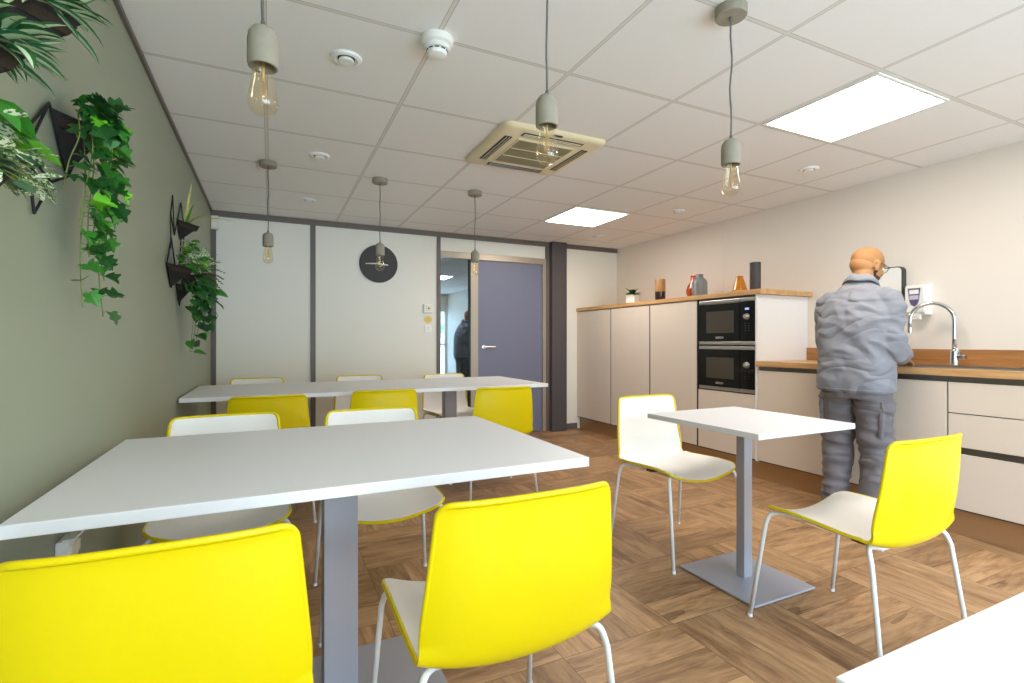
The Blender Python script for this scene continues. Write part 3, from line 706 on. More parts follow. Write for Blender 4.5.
# ------------------------------------------------------------------ the two-tone shell chair
def chair_grid(nu=25, inset=0.0, off=0.0):
    """shell surface, seat lip to back top; every row is (half width, centre y, centre z, edge raise dy dz)"""
    prof = [(.224, .424), (.216, .4265), (.20, .429), (.16, .432), (.09, .433), (.02, .430), (-.05, .426), (-.11, .422), (-.155, .421),
            (-.19, .427), (-.214, .441), (-.229, .462), (-.238, .49), (-.245, .53), (-.252, .59), (-.258, .65), (-.262, .71), (-.2645, .765), (-.2665, .795), (-.270, .811), (-.2755, .8175)]
    P = curve_pts([Vector((0, y, z)) for y, z in prof], 4)
    L = [0.0]
    for a, b in zip(P, P[1:]): L.append(L[-1] + (b - a).length)
    T = L[-1]; rows = []
    for i, p in enumerate(P):
        s = L[i]; fs = s / T
        # half width along the profile
        zc = p.z
        back = min(1, max(0, (zc - .45) / .36)) if s > .35 else 0.0
        w = .243 - .034 * back ** 1.1
        if s < .20: w = .240 + .003 * (s / .2)
        # rounded front and top corners
        rf, rt = .055, .035
        if s < rf: w = w - rf + math.sqrt(max(0, rf * rf - (rf - s) ** 2))
        if T - s < rt: w = w - rt + math.sqrt(max(0, rt * rt - (rt - (T - s)) ** 2))
        # direction in which the sides curl up: up on the seat, forward on the back
        a = P[max(0, i - 1)]; b = P[min(len(P) - 1, i + 1)]; d = (b - a).normalized()
        q_ = min(1, max(0, (s - .40) / .12)); disp = Vector((0, 0, .055)).lerp(Vector((0, .038, 0)), q_); depth = disp.length; nrm = disp.normalized()   # sides curl up on the seat, forward on the back
        rows.append((w, p, nrm, depth, s))
    return rows, T
def chair_pts(inset=0.0, off=0.0, nu=25):
    rows, T = chair_grid()
    # inset rows at both ends
    sel = [r for r in rows if inset - 1e-9 <= r[4] <= T - inset + 1e-9]
    out = []
    for w, p, nrm, depth, s in sel:
        ww = max(.01, w - inset); row = []
        for k in range(nu):
            u = -1 + 2 * k / (nu - 1)
            x = ww * u; q = abs(x) / .243
            row.append(p + Vector((x, 0, 0)) + nrm * depth * (q ** 2.0 if s < .40 else q ** (2.0 + 1.4 * min(1, (s - .40) / .2))))
        out.append(row)
    # offset along local normals
    N_ = []
    for i in range(len(out)):
        nr = []
        for k in range(nu):
            a = out[min(i + 1, len(out) - 1)][k] - out[max(i - 1, 0)][k]; b = out[i][min(k + 1, nu - 1)] - out[i][max(k - 1, 0)]
            n = b.cross(a).normalized(); nr.append(n if n.dot(sel[i][2]) > 0 else -n)
        N_.append(nr)
    return out, N_
def slab(bm, pts, nrm, o1, o2):
    A = [[bm.verts.new(p + n * o1) for p, n in zip(r, q)] for r, q in zip(pts, nrm)]
    B = [[bm.verts.new(p + n * o2) for p, n in zip(r, q)] for r, q in zip(pts, nrm)]
    nr, nu = len(A), len(A[0])
    for i in range(nr - 1):
        for k in range(nu - 1):
            bm.faces.new((A[i][k], A[i][k + 1], A[i + 1][k + 1], A[i + 1][k])); bm.faces.new((B[i][k], B[i + 1][k], B[i + 1][k + 1], B[i][k + 1]))
    for i in range(nr - 1):
        bm.faces.new((A[i][0], A[i + 1][0], B[i + 1][0], B[i][0])); bm.faces.new((A[i][-1], B[i][-1], B[i + 1][-1], A[i + 1][-1]))
    for k in range(nu - 1):
        bm.faces.new((A[0][k], B[0][k], B[0][k + 1], A[0][k + 1])); bm.faces.new((A[-1][k], A[-1][k + 1], B[-1][k + 1], B[-1][k]))
    return bm
def make_chair(label, loc, rz):
    t = thing('dining_chair', label, 'chair', loc, rz, 'two-tone shell chairs around the tables')
    pts, nr = chair_pts()
    b = slab(new(), pts, nr, 0, -.010)
    # turned lip along the back's top and sides
    sh = obj('outer_shell', b, 'yellow', t, angle=45)
    md = sh.modifiers.new('soft_edge', 'BEVEL'); md.width = .0025; md.segments = 2; md.limit_method = 'ANGLE'; md.angle_limit = math.radians(50)
    rows = [r for i, r in enumerate(pts)]
    lip = new(); edge = []
    s0 = next(i for i, r in enumerate(pts) if r[0].z > .50 and i > 40)
    left = [pts[i][0] - nr[i][0] * .004 for i in range(s0, len(pts))]; right = [pts[i][-1] - nr[i][-1] * .004 for i in range(s0, len(pts))]
    top = [pts[-1][k] - nr[-1][k] * .004 for k in range(1, len(pts[0]) - 1)]
    pth = left + top + right[::-1]; tube(lip, pth, [.0072 * min(1, .25 + .15 * min(i, len(pth) - 1 - i)) for i in range(len(pth))], 8)
    obj('rim', lip, 'yellow', sh, smooth=True)
    p2, n2 = chair_pts(inset=.006)
    obj('inner_shell', slab(new(), p2, n2, .0016, -.003), 'chair_white', t, angle=45)
    for sx in (-1, 1):
        for sy, nm in ((1, 'f'), (-1, 'r')):
            yb = .140 if sy > 0 else -.145; fy = .259 * sy; z0 = (.4323 if sy > 0 else .4212) - .0200
            ctrl = [(sx * .10, yb, z0 + .0093), (sx * .165, yb + .014 * sy, z0 + .0254), (sx * .203, yb + .032 * sy, z0 + .036), (sx * .227, yb + .050 * sy, z0 + .028), (sx * .238, yb + .064 * sy, z0 - .012)]
            pt = curve_pts(ctrl, 6) + [Vector((sx * .263, fy, .004))]
            lg = obj('leg', tube(new(), pt, .0085, 12), 'chair_leg', t, smooth=True)
            obj('foot_cap', lathe(new(), [(0, 0), (.0098, 0), (.0102, .012), (0, .012)], 12, (sx * .263, fy, 0)), 'chair_leg', lg, angle=40)
    b = new(); tube(b, [(-.105, .14, .421), (-.07, .14, .413), (.07, .14, .413), (.105, .14, .421)], .0085, 10); tube(b, [(-.105, -.145, .410), (-.07, -.145, .402), (.07, -.145, .402), (.105, -.145, .410)], .0085, 10)
    for x in (-.075, .075): tube(b, [(x, .147, .412), (x, -.152, .402)], .0085, 10)
    sf = obj('seat_frame', b, 'chair_leg', t, angle=40)
    b = new()
    for x in (-.1, .1):
        for y in (-.09,): box(b, x - .02, x + .02, y - .022, y + .022, .410, .424)
    obj('spacer', b, 'carcass', sf)
    return t
C0 = make_chair('yellow-backed shell chair nearest the camera, cut off by the lower left corner', (-.170, 1.27, 0), .0)
GRP = 'two-tone shell chairs around the tables'
dup(C0, (.52, 1.249, 0), 0.0, 'yellow-backed shell chair at the near side of the foreground table, bottom centre of the photo')
dup(C0, (-.175, 2.36, 0), PI + .03, 'white-fronted shell chair across the foreground table, next to the green wall')
dup(C0, (.44, 2.285, 0), PI - .035, 'white-fronted shell chair across the foreground table, its seat showing right of the table pole')
dup(C0, (2.069, 1.221, 0), -.024, 'yellow-backed shell chair at the near side of the small square table, side view')
dup(C0, (2.062, 2.176, 0), PI, 'white-fronted shell chair facing the camera on the far side of the small square table')
dup(C0, (-.02, 3.69, 0), 0.03, 'yellow-backed chair at the near side of the long back table, nearest the green wall')
dup(C0, (.71, 3.76, 0), -.02, 'yellow-backed chair at the near side of the long back table, middle of its three')
dup(C0, (1.55, 3.61, 0), -.05, 'yellow-backed chair at the door end of the long back table, near side')
dup(C0, (-.11, 4.87, 0), PI, 'white-fronted chair on the far side of the long back table, nearest the green wall')
dup(C0, (.78, 4.84, 0), PI, 'white-fronted chair on the far side of the long back table, below the clock')
dup(C0, (1.61, 4.72, 0), PI + .05, 'white-fronted chair at the far side of the long back table, before the glass pane')

# ------------------------------------------------------------------ wall planters
def poly_leaf(bm, p, d, size, half, fold=.35, roll=0.0, mi=0, droop=.2, wide=1.0):
    d = d.normalized(); up = Vector((0, 0, 1)) if abs(d.z) < .95 else Vector((1, 0, 0))
    s = d.cross(up).normalized(); n = s.cross(d).normalized()
    R = Matrix.Rotation(roll, 3, d); s, n = R @ s, R @ n
    def pt(x, y, sgn): return Vector(p) + d * size * y + s * size * x * sgn * wide + n * size * (abs(x) * fold - droop * y * y)
    for sgn in (-1, 1):
        ctr = [bm.verts.new(pt(0, y, sgn)) for y in (0, .35, .7, 1.0)]
        rim = [bm.verts.new(pt(x, y, sgn)) for x, y in half]
        k0 = 0; nr = len(rim)
        # fan strips between midrib and rim
        split = [min(range(nr), key=lambda i: abs(half[i][1] - yy)) for yy in (.35, .7)]
        segs = [(0, 0, split[0], 1), (1, split[0], split[1], 2), (2, split[1], nr - 1, 3)]
        for c0, a, b, c1 in segs:
            vs = [ctr[c0]] + rim[a:b + 1] + [ctr[c1]]
            for i in range(1, len(vs) - 1):
                if len({vs[0], vs[i], vs[i + 1]}) == 3:
                    f = bm.faces.new((vs[0], vs[i], vs[i + 1]) if sgn > 0 else (vs[0], vs[i + 1], vs[i])); f.material_index = mi; f.smooth = True
IVY = [(.10, -.08), (.34, -.10), (.50, .02), (.34, .24), (.56, .46), (.42, .58), (.22, .58), (.12, .84)]
HEART = [(.12, -.08), (.30, -.10), (.44, .05), (.47, .28), (.38, .52), (.24, .74), (.09, .92)]
OVAL = [(.10, .03), (.26, .12), (.36, .32), (.37, .55), (.28, .78), (.12, .94)]
def pocket_planter(name, label, y, z, w, d, hh, wires=True):
    t = thing(name, label, 'wall planter', (XL, y, z), 0, 'black triangular wall planters')
    A, B, C, D = Vector((.004, -w / 2, 0)), Vector((.004, w / 2, 0)), Vector((d, 0, -.012)), Vector((.004, 0, -hh))
    b = new(); O = [b.verts.new(q) for q in (A, B, C, D)]
    g = (A + B + C) / 3; I = [b.verts.new(q + (g - q) * .07 + Vector((0.002, 0, 0))) for q in (A, B, C)] + [b.verts.new(D + (g - D) * .12)]
    for X_, i in ((O, 0), (I, 1)):
        for f in ((0, 2, 3), (2, 1, 3), (1, 0, 3)): b.faces.new([X_[k] for k in (f if i == 0 else f[::-1])])
    for a, c in ((0, 2), (2, 1), (1, 0)): b.faces.new((O[a], O[c], I[c], I[a]))
    obj('pocket', b, 'black_metal', t)
    b = new(); q = [v + (g - v) * .12 + Vector((0.002, 0, -.012)) for v in (A, B, C)]; q2 = [v + (g - v) * .3 + Vector((0.002, 0, -.035)) for v in (A, B, C)]
    va = [b.verts.new(v) for v in q]; vb = [b.verts.new(v) for v in q2]; b.faces.new(va); b.faces.new(vb[::-1])
    for k in range(3): b.faces.new((va[k], va[(k + 1) % 3], vb[(k + 1) % 3], vb[k]))
    obj('soil', b, 'soil', t)
    return t
def wire_frame(t, loops, r=.0036):
    b = new()
    for lp in loops: tube(b, [Vector((.010, y, z)) if len(q) == 2 else Vector(q) for q in lp for y, z in [q[-2:]]], r, 8)
    obj('wire_frame', b, 'black_metal', t)
def rdir(az, el): return Vector((math.cos(az) * math.cos(el), math.sin(az) * math.cos(el), math.sin(el)))
def vine(bl, bs, ctrl, half, size, step, mats, rng, taper=.6, spread=1.0, wide=1.0):
    pts = curve_pts(ctrl, 8); tube(bs, pts, .0016, 5)
    L = 0; nxt = step * .3
    tot = sum((b - a).length for a, b in zip(pts, pts[1:]))
    for a, b in zip(pts, pts[1:]):
        seg = (b - a).length
        while nxt < L + seg:
            p = a.lerp(b, (nxt - L) / seg); s = size * (1 - (1 - taper) * nxt / tot) * rng.uniform(.7, 1.15)
            az = rng.uniform(-1.5, 1.5); q = p + Vector((math.cos(az) * .022, math.sin(az) * .03, rng.uniform(-.01, .012))) * spread
            q.x = max(q.x, .012)
            tube(bs, [p, (p + q) / 2 + Vector((0, 0, .004)), q], .0009, 4)
            dd = Vector((math.cos(az) * .6, math.sin(az) * .9, rng.uniform(-1.1, .1)))
            if q.x + dd.normalized().x * s < .01: dd.x = abs(dd.x)
            poly_leaf(bl, q, dd, s, half, rng.uniform(.1, .45), rng.uniform(-.7, .7), mats(rng), rng.uniform(0, .35), wide)
            nxt += step * rng.uniform(.7, 1.3)
        L += seg
rng = random.Random(11)
# near group, top: tufts of striped strap leaves in two pockets
def strap_plant(t, n, ln, w, mats, el=(.1, 1.3), az=(-1.5, 1.5), base=(.05, 0, .0), curl=(.5, 1.3), spread=.03, stripe=None):
    b = new()
    for k in range(n):
        a = rng.uniform(*az); e = rng.uniform(*el); l = rng.uniform(*ln)
        p = Vector(base) + Vector((rng.uniform(-spread, spread) * .6, rng.uniform(-spread, spread), -.01))
        ww = rng.uniform(*w); c = rng.uniform(*curl)
        blade(b, p, rdir(a, e), l, ww, c, n=8, mi=mats(rng), fold=.3, stripe=stripe, shape=lambda q: (math.sin(PI * min(1, .15 + .85 * q)) ** .7) * (1 if q < .98 else .2))
    for v in b.verts:
        if v.co.x < .006: v.co.x = .006
    return b
M['leaf_striped'] = leaf_mat('white_striped_leaf', rgb(34, 96, 56), rgb(70, 132, 84), 50, 0.4)
def striped_plant(t, n, ln, w, **kw):
    b = strap_plant(t, n, ln, w, lambda r: r.choice((0, 0, 1)), stripe=2, **kw)
    obj('foliage', b, ['leaf_striped', 'leaf_dark', 'leaf_pale'], t)
p = pocket_planter('hanging_wall_planter', 'black pocket planter of striped strap leaves, directly above the bright heart-leaf plant', 1.18, 1.67, .30, .14, .15)
striped_plant(p, 44, (.09, .145), (.026, .038), el=(.0, 1.3), az=(-1.4, 1.5), base=(.06, .02, 0), curl=(.6, 1.4), spread=.05)
wire_frame(p, [[(-.15, 0), (0, .26), (.15, 0), (0, -.15), (-.15, 0)], [(.02, -.14), (.16, -.30)], [(.0, -.15), (.15, 0)]])
p = pocket_planter('hanging_wall_planter', 'black pocket planter of pale-striped leaves, highest on the green wall', 1.46, 1.885, .28, .14, .13)
striped_plant(p, 38, (.09, .155), (.022, .034), el=(.05, 1.25), az=(-1.5, 1.4), base=(.06, -.03, 0), curl=(.5, 1.3), spread=.05)
wire_frame(p, [[(-.14, 0), (0, .24), (.14, 0), (0, -.13), (-.14, 0)]])
# near group: heart-leaf and mottled plants
p = pocket_planter('hanging_wall_planter', 'black pocket planter of bright heart-shaped and white-mottled leaves', 1.155, 1.455, .30, .13, .15)
b = new(); bs = new()
for k in range(100):
    a = rng.uniform(-1.5, 1.4); e = rng.uniform(-.3, 1.1); r = rng.uniform(.03, .10)
    tip = Vector((.06, 0, -.01)) + rdir(a, e) * r * Vector((.75, 1.1, 1.0)).length / 1.6; tip.x = max(.015, tip.x)
    tube(bs, curve_pts([(.05, rng.uniform(-.05, .05), -.015), Vector((.055, 0, .02)).lerp(tip, .5), tip], 3), .0013, 4)
    dd = rdir(a + rng.uniform(-.5, .5), rng.uniform(-.7, .5)); dd.x = abs(dd.x)
    poly_leaf(b, tip, dd, rng.uniform(.028, .042), OVAL, .2, rng.uniform(-.6, .6), rng.choice((2, 2, 2, 3)), .2)
for k in range(14):
    a = rng.uniform(-1.4, 1.4); e = rng.uniform(.5, 1.2); tip = Vector((.045, 0, 0)) + rdir(a, e) * rng.uniform(.07, .135); tip.x = max(.02, tip.x)
    tube(bs, curve_pts([(.05, rng.uniform(-.04, .04), -.015), Vector((.052, 0, .04)).lerp(tip, .5), tip], 3), .0018, 5)
    dd = rdir(a, rng.uniform(-.6, .3)); dd.x = abs(dd.x)
    poly_leaf(b, tip, dd, rng.uniform(.06, .092), HEART, .25, rng.uniform(-.4, .4), rng.choice((0, 0, 1)), .3)
for k in range(9):
    a = rng.uniform(-1.3, 1.5); l = rng.uniform(.07, .12)
    blade(b, Vector((.07, rng.uniform(-.05, .05), .0)), rdir(a, rng.uniform(-.1, .5)), l, .009, 1.1, n=6, mi=3)
for v in b.verts: v.co.x = max(v.co.x, .006)
f = obj('foliage', b, ['leaf_bright', 'leaf_mid', 'leaf_spotted', 'leaf_grey'], p); obj('stem', bs, 'stem', p)
# ivy
p = pocket_planter('hanging_wall_planter', 'black pocket planter with a long trailing ivy on the green wall, nearest full plant', 1.825, 1.765, .21, .10, .15)
b = new(); bs = new()
ivy = lambda r: r.choice((0, 0, 0, 0, 1, 1, 1, 2))
for y, x, zz in ((-.05, .06, -.55), (.085, .07, -.57), (.05, .08, -.46), (-.02, .07, -.40), (-.07, .08, -.31), (.0, .09, -.33), (.10, .07, -.34), (-.10, .06, -.22), (.03, .10, -.24), (.12, .09, -.18)):
    vine(b, bs, [(.045, y * .3, -.015), (.06, y * .5, .03), (x, y * .8 - .02, 0), (x + .01, y - .03, zz * .33), (x - .005, y - .03 + rng.uniform(-.02, .02), zz * .66), (x + rng.uniform(-.02, .01), y - .03 + rng.uniform(-.02, .02), zz * .95)], IVY, .064, .039, ivy, rng, .7)
for k in range(34):
    a = rng.uniform(-1.4, 1.4); e = rng.uniform(-.1, 1.1); r = rng.uniform(.04, .10); tip = Vector((.045, -.02, -.005)) + rdir(a, e) * r; tip.x = max(.015, tip.x)
    tube(bs, [(.05, tip.y * .3, -.015), Vector((.055, 0, .02)).lerp(tip, .5), tip], .0012, 4)
    dd = rdir(a, rng.uniform(-.9, .3)); dd.x = abs(dd.x); poly_leaf(b, tip, dd, rng.uniform(.035, .06), IVY, .3, rng.uniform(-.6, .6), ivy(rng), .25)
for v in b.verts: v.co.x = max(v.co.x, .005)
obj('foliage', b, ['leaf_dark', 'leaf_mid', 'leaf_bright'], p); obj('stem', bs, 'stem', p)
wire_frame(p, [[(-.135, 0), (0, -.15), (.135, 0)], [(-.135, 0), (-.27, -.17), (-.225, -.305), (-.12, -.20), (-.27, -.17)], [(-.12, -.20), (0, -.15)], [(-.135, 0), (-.25, -.10)]])
# far group
p = pocket_planter('hanging_wall_planter', 'black pocket planter with spiky yellow-green leaves, highest of the far wall group', 3.80, 1.90, .25, .115, .11)
b = new()
for a, e, l, w, c in ((-.6, 1.45, .27, .030, .05), (.3, 1.25, .19, .030, .2), (.9, .95, .20, .030, .5), (.5, .75, .32, .026, .9), (.2, .9, .16, .02, .5), (-1.0, 1.1, .15, .02, .4), (.1, 1.35, .14, .024, .1), (1.1, 1.3, .20, .018, .2)):
    blade(b, Vector((.04, a * .02, -.01)), rdir(a, e), l, w, c, n=8, mi=0 if l > .18 else 1, fold=.35, shape=lambda q: (1 - q) ** .6 * .9 + .05)
for v in b.verts: v.co.x = max(v.co.x, .006)
obj('foliage', b, ['leaf_yellow', 'leaf_mid'], p)
wire_frame(p, [[(-.125, 0), (.0, .13), (.125, 0)], [(-.125, 0), (-.24, -.12), (-.36, -.02), (-.30, .10), (-.24, -.12)], [(-.36, -.02), (-.36, -.22)], [(0, -.11), (-.05, -.25)], [(.125, 0), (.1, -.25)]], .0034)
p = pocket_planter('hanging_wall_planter', 'dark pocket planter of bushy fresh-green leaves, far wall group, left of the fern', 3.46, 1.585, .27, .125, .125)
b = new(); bs = new()
for k in range(120):
    a = rng.uniform(-1.5, 1.5); e = rng.uniform(.0, 1.4); r = rng.uniform(.05, .16); tip = Vector((.055, 0, -.01)) + rdir(a, e) * r; tip.x = max(.015, tip.x)
    tube(bs, [(.05, tip.y * .3, -.015), Vector((.055, 0, .02)).lerp(tip, .5), tip], .0011, 4)
    dd = rdir(a, rng.uniform(-.5, .6)); dd.x = abs(dd.x); poly_leaf(b, tip, dd, rng.uniform(.035, .058), OVAL, .25, rng.uniform(-.6, .6), rng.choice((0, 0, 1, 2, 2)), .25)
for v in b.verts: v.co.x = max(v.co.x, .006)
obj('foliage', b, ['leaf_mid', 'leaf_bright', 'leaf_spotted'], p); obj('stem', bs, 'stem', p)
wire_frame(p, [[(-.135, 0), (0, .16), (.135, 0), (0, -.125), (-.135, 0)]])
p = pocket_planter('hanging_wall_planter', 'dark pocket planter of brownish fern fronds, deepest in the far wall group', 4.02, 1.60, .25, .12, .12)
b = new(); bs = new()
for k in range(34):
    a = rng.uniform(-1.4, 1.4); e = rng.uniform(-.1, 1.2); L_ = rng.uniform(.13, .23); d = rdir(a, e); pos = Vector((.06, rng.uniform(-.03, .03), -.005)); pp = [pos.copy()]
    mi = rng.choice((0, 0, 1, 2))
    for i in range(9):
        d = (d + Vector((0, 0, -.13))).normalized(); pos = pos + d * L_ / 9; pp.append(pos.copy())
        s = d.cross(Vector((0, 0, 1))).normalized()
        for sg in (-1, 1): blade(b, pos, (s * sg + d * .6).normalized(), .042 * (1 - i / 12), .017, .3, n=2, mi=mi, fold=.1)
    tube(bs, pp, .0012, 4)
for v in list(b.verts) + list(bs.verts): v.co.x = max(v.co.x, .006)
obj('foliage', b, ['leaf_brown', 'leaf_dark', 'leaf_mid'], p); obj('stem', bs, 'stem', p)
wire_frame(p, [[(-.125, 0), (0, .15), (.125, 0), (0, -.12), (-.125, 0)]])
p = pocket_planter('hanging_wall_planter', 'black pocket planter with trailing round-leaved vines, lowest of the far wall group', 3.74, 1.505, .19, .085, .12)
b = new(); bs = new(); rl = lambda r: r.choice((0, 0, 0, 1, 2))
for y, x, zz in ((-.02, .09, -.40), (.10, .10, -.34), (.16, .13, -.27), (.20, .16, -.20), (.04, .07, -.42), (-.05, .08, -.14), (.03, .12, -.22), (.12, .12, -.12)):
    vine(b, bs, [(.06, y * .2, -.015), (.09, y * .4, .025), (x, y * .8, -.01), (x + .01, y, zz * .4), (x, y + rng.uniform(-.02, .02), zz * .75), (x - .01, y + rng.uniform(-.02, .02), zz)], HEART, .078, .043, rl, rng, .8, 1.2, 1.15)
for v in b.verts: v.co.x = max(v.co.x, .005)
obj('foliage', b, ['leaf_dark', 'leaf_grey', 'leaf_mid'], p); obj('stem', bs, 'stem', p)
wire_frame(p, [[(-.125, 0), (0, .14), (.125, 0), (0, -.13), (-.125, 0)]])
# ------------------------------------------------------------------ the man at the sink
PO = Vector((3.40, 1.995, 0)); PY = math.radians(7)
def L2W(f, l, z): return Vector((f, l, z))       # built in the person's own frame: x forward, y left
def remesh(bm, vox, smooth_n=2):
    me = bpy.data.meshes.new('tmp'); bm.to_mesh(me); bm.free(); o = bpy.data.objects.new('tmp', me); COL.objects.link(o)
    m = o.modifiers.new('r', 'REMESH'); m.mode = 'VOXEL'; m.voxel_size = vox
    dg = bpy.context.evaluated_depsgraph_get(); dg.update()
    r = bpy.data.meshes.new_from_object(o.evaluated_get(dg)); bpy.data.objects.remove(o); bpy.data.meshes.remove(me)
    b = bmesh.new(); b.from_mesh(r); bpy.data.meshes.remove(r)
    for _ in range(smooth_n): bmesh.ops.smooth_vert(b, verts=b.verts[:], factor=.5, use_axis_x=True, use_axis_y=True, use_axis_z=True)
    b.normal_update(); return b
def rings(bm, data, n=28, ex=2.3, cap=True):
    """data: (centre x, centre y, z, half depth x, half width y)"""
    R = []
    for cx, cy, z, hd, hw in data:
        r = []
        for k in range(n):
            a = 2 * PI * k / n; c, s = math.cos(a), math.sin(a)
            r.append(bm.verts.new((cx + hd * math.copysign(abs(c) ** (2 / ex), c), cy + hw * math.copysign(abs(s) ** (2 / ex), s), z)))
        R.append(r)
    for a, b in zip(R, R[1:]):
        for k in range(n): bm.faces.new((a[k], a[(k + 1) % n], b[(k + 1) % n], b[k]))
    if cap: bm.faces.new(R[0][::-1]); bm.faces.new(R[-1])
    return bm
HC = Vector((.152, -.012, 1.648))
HR = Matrix.Rotation(math.radians(-27), 3, 'Z') @ Matrix.Rotation(math.radians(20), 3, 'Y')
def hp(x, y, z): return HC + HR @ Vector((x, y, z))
SH = {1: Vector((.045, .170, 1.410)), -1: Vector((.045, -.168, 1.410))}
EL = {1: Vector((.065, .185, 1.135)), -1: Vector((.015, -.194, 1.118))}
WR = {1: Vector((.285, .12, 1.065)), -1: Vector((.262, -.158, 1.050))}
HD = {1: Vector((.375, .06, 1.035)), -1: Vector((.350, -.150, 1.012))}
b = new()
blob(b, hp(-.016, 0, .028), (.102, .081, .090), HR, 4)
blob(b, hp(-.03, 0, -.005), (.086, .075, .080), HR, 3)
blob(b, hp(.028, 0, -.040), (.064, .060, .078), HR, 3)
blob(b, hp(.048, 0, -.092), (.040, .042, .028), HR, 3)
blob(b, hp(.070, 0, .022), (.026, .056, .016), HR, 3)
for s in (-1, 1):
    blob(b, hp(.062, s * .038, -.03), (.025, .024, .026), HR, 2)
    Re = HR @ Matrix.Rotation(s * .35, 3, 'Z') @ Matrix.Rotation(-.2, 3, 'Y')
    blob(b, hp(-.006, s * .084, -.012), (.018, .0075, .032), Re, 3); blob(b, hp(-.010, s * .0875, .006), (.019, .006, .017), Re, 2)
    blob(b, hp(-.002, s * .084, -.038), (.010, .006, .010), Re, 2)
tube(b, [hp(.084, 0, .012), hp(.096, 0, -.012), hp(.106, 0, -.032)], [.008, .010, .013], 10)
for s in (-1, 1): blob(b, hp(.098, s * .011, -.036), (.010, .008, .008), HR, 2)
blob(b, hp(.086, 0, -.062), (.010, .022, .006), HR, 2); blob(b, hp(.084, 0, -.073), (.010, .020, .007), HR, 2)
tube(b, [Vector((.045, 0, 1.44)), Vector((.065, 0, 1.50)), Vector((.10, -.002, 1.565)), hp(-.028, 0, -.03)], [.075, .062, .058, .060], 20)
rings(b, [(0, 0, .86, .10, .15), (.0, 0, .95, .115, .165), (.0, 0, 1.06, .105, .145), (.02, 0, 1.2, .115, .16), (.035, 0, 1.34, .115, .175), (.05, 0, 1.43, .085, .15), (.055, 0, 1.49, .06, .08)])
for s in (-1, 1):
    tube(b, curve_pts([SH[s] + Vector((0, -.05 * s, 0)), SH[s], SH[s].lerp(EL[s], .5), EL[s], EL[s].lerp(WR[s], .45), WR[s]], 4), [.055] * 4 + [.056] * 4 + [.050] * 4 + [.043] * 4 + [.038] * 4 + [.027], 14)
    hip, kn, an = Vector((0, .10 * s, .90)), Vector((.022, .108 * s, .49)), Vector((-.012, .112 * s, .085))
    tube(b, curve_pts([hip, hip.lerp(kn, .5), kn, kn.lerp(an, .35), an], 4), [.082] * 4 + [.072] * 4 + [.054] * 4 + [.052] * 4 + [.038], 16)
    blob(b, an + Vector((.055, 0, -.045)), (.12, .042, .036), None, 3)
    # hand: palm, four bent fingers, thumb from the side
    w, h = WR[s], HD[s]; fd = (h - w).normalized(); sd = Vector((0, 0, 1)).cross(fd).normalized(); ud = fd.cross(sd).normalized()
    Rp = Matrix((fd, sd, ud)).transposed()
    tube(b, [w - fd * .01, w + fd * .022, w + fd * .055, w + fd * .088], [(.024, .018), (.030, .017), (.037, .015), (.036, .012)], 14)
    for i, (off, ln) in enumerate(((-.029, .064), (-.010, .074), (.010, .078), (.028, .070))):
        off = off * (-s); ln = (.060, .072, .078, .070)[i] 
        root = w + fd * .082 + sd * off
        q1 = root + fd * ln * .42 - ud * .006 + sd * off * .10; q2 = q1 + fd * ln * .26 - ud * ln * .24; q3 = q2 + fd * ln * .10 - ud * ln * .24
        tube(b, [root - fd * .018, root, q1, q2, q3], [.0095, .0095, .0088, .0080, .0066], 10); blob(b, q3, (.0066,) * 3, None, 2)
    th0 = w + fd * .030 - sd * s * .028; th1 = th0 + fd * .026 - sd * s * .022 - ud * .006; th2 = th1 + fd * .028 - sd * s * .004 - ud * .010
    tube(b, [w + fd * .02 - sd * s * .012, th0, th1, th2], [.013, .0125, .0105, .0085], 10); blob(b, th2, (.0085,) * 3, None, 2)
b = remesh(b, .0048, 2)
man = obj('person', b, 'skin', None, smooth=True)
man.location = PO; man.rotation_euler = (0, 0, PY)
tag(man, 'man with shaved head, glasses and grey work clothes, seen from behind at the sink', 'person')

def folds(bm, amp, fn):
    bm.normal_update(); mv = []
    for v in bm.verts: mv.append((v, v.normal * amp * fn(v.co)))
    for v, d in mv: v.co += d
def ridge(p, seed=0):
    q = p + Vector((seed, seed * .7, 0)); return 1 - 2 * abs(noise.noise(q))
# jacket
b = new()
rings(b, [(.0, 0, .832, .148, .212), (.0, 0, .86, .152, .214), (0, 0, .95, .150, .208), (-.004, 0, 1.06, .145, .204), (.006, 0, 1.18, .148, .212), (.018, 0, 1.28, .146, .216), (.030, 0, 1.35, .138, .210), (.040, 0, 1.41, .120, .182), (.052, 0, 1.465, .094, .132), (.062, 0, 1.505, .072, .090), (.07, 0, 1.53, .062, .070)], 40, 2.5)
for s in (-1, 1):
    tube(b, curve_pts([SH[s] + Vector((-.005, -.07 * s, -.02)), SH[s] + Vector((-.005, 0, -.012)), SH[s].lerp(EL[s], .5) + Vector((-.008, .008 * s, 0)), EL[s] + Vector((-.01, .004 * s, 0)), EL[s].lerp(WR[s], .5), WR[s].lerp(EL[s], .06)], 5), [.074] * 5 + [.074] * 5 + [.068] * 5 + [.066] * 5 + [.058] * 5 + [.046], 22)
b = remesh(b, .0085, 3)
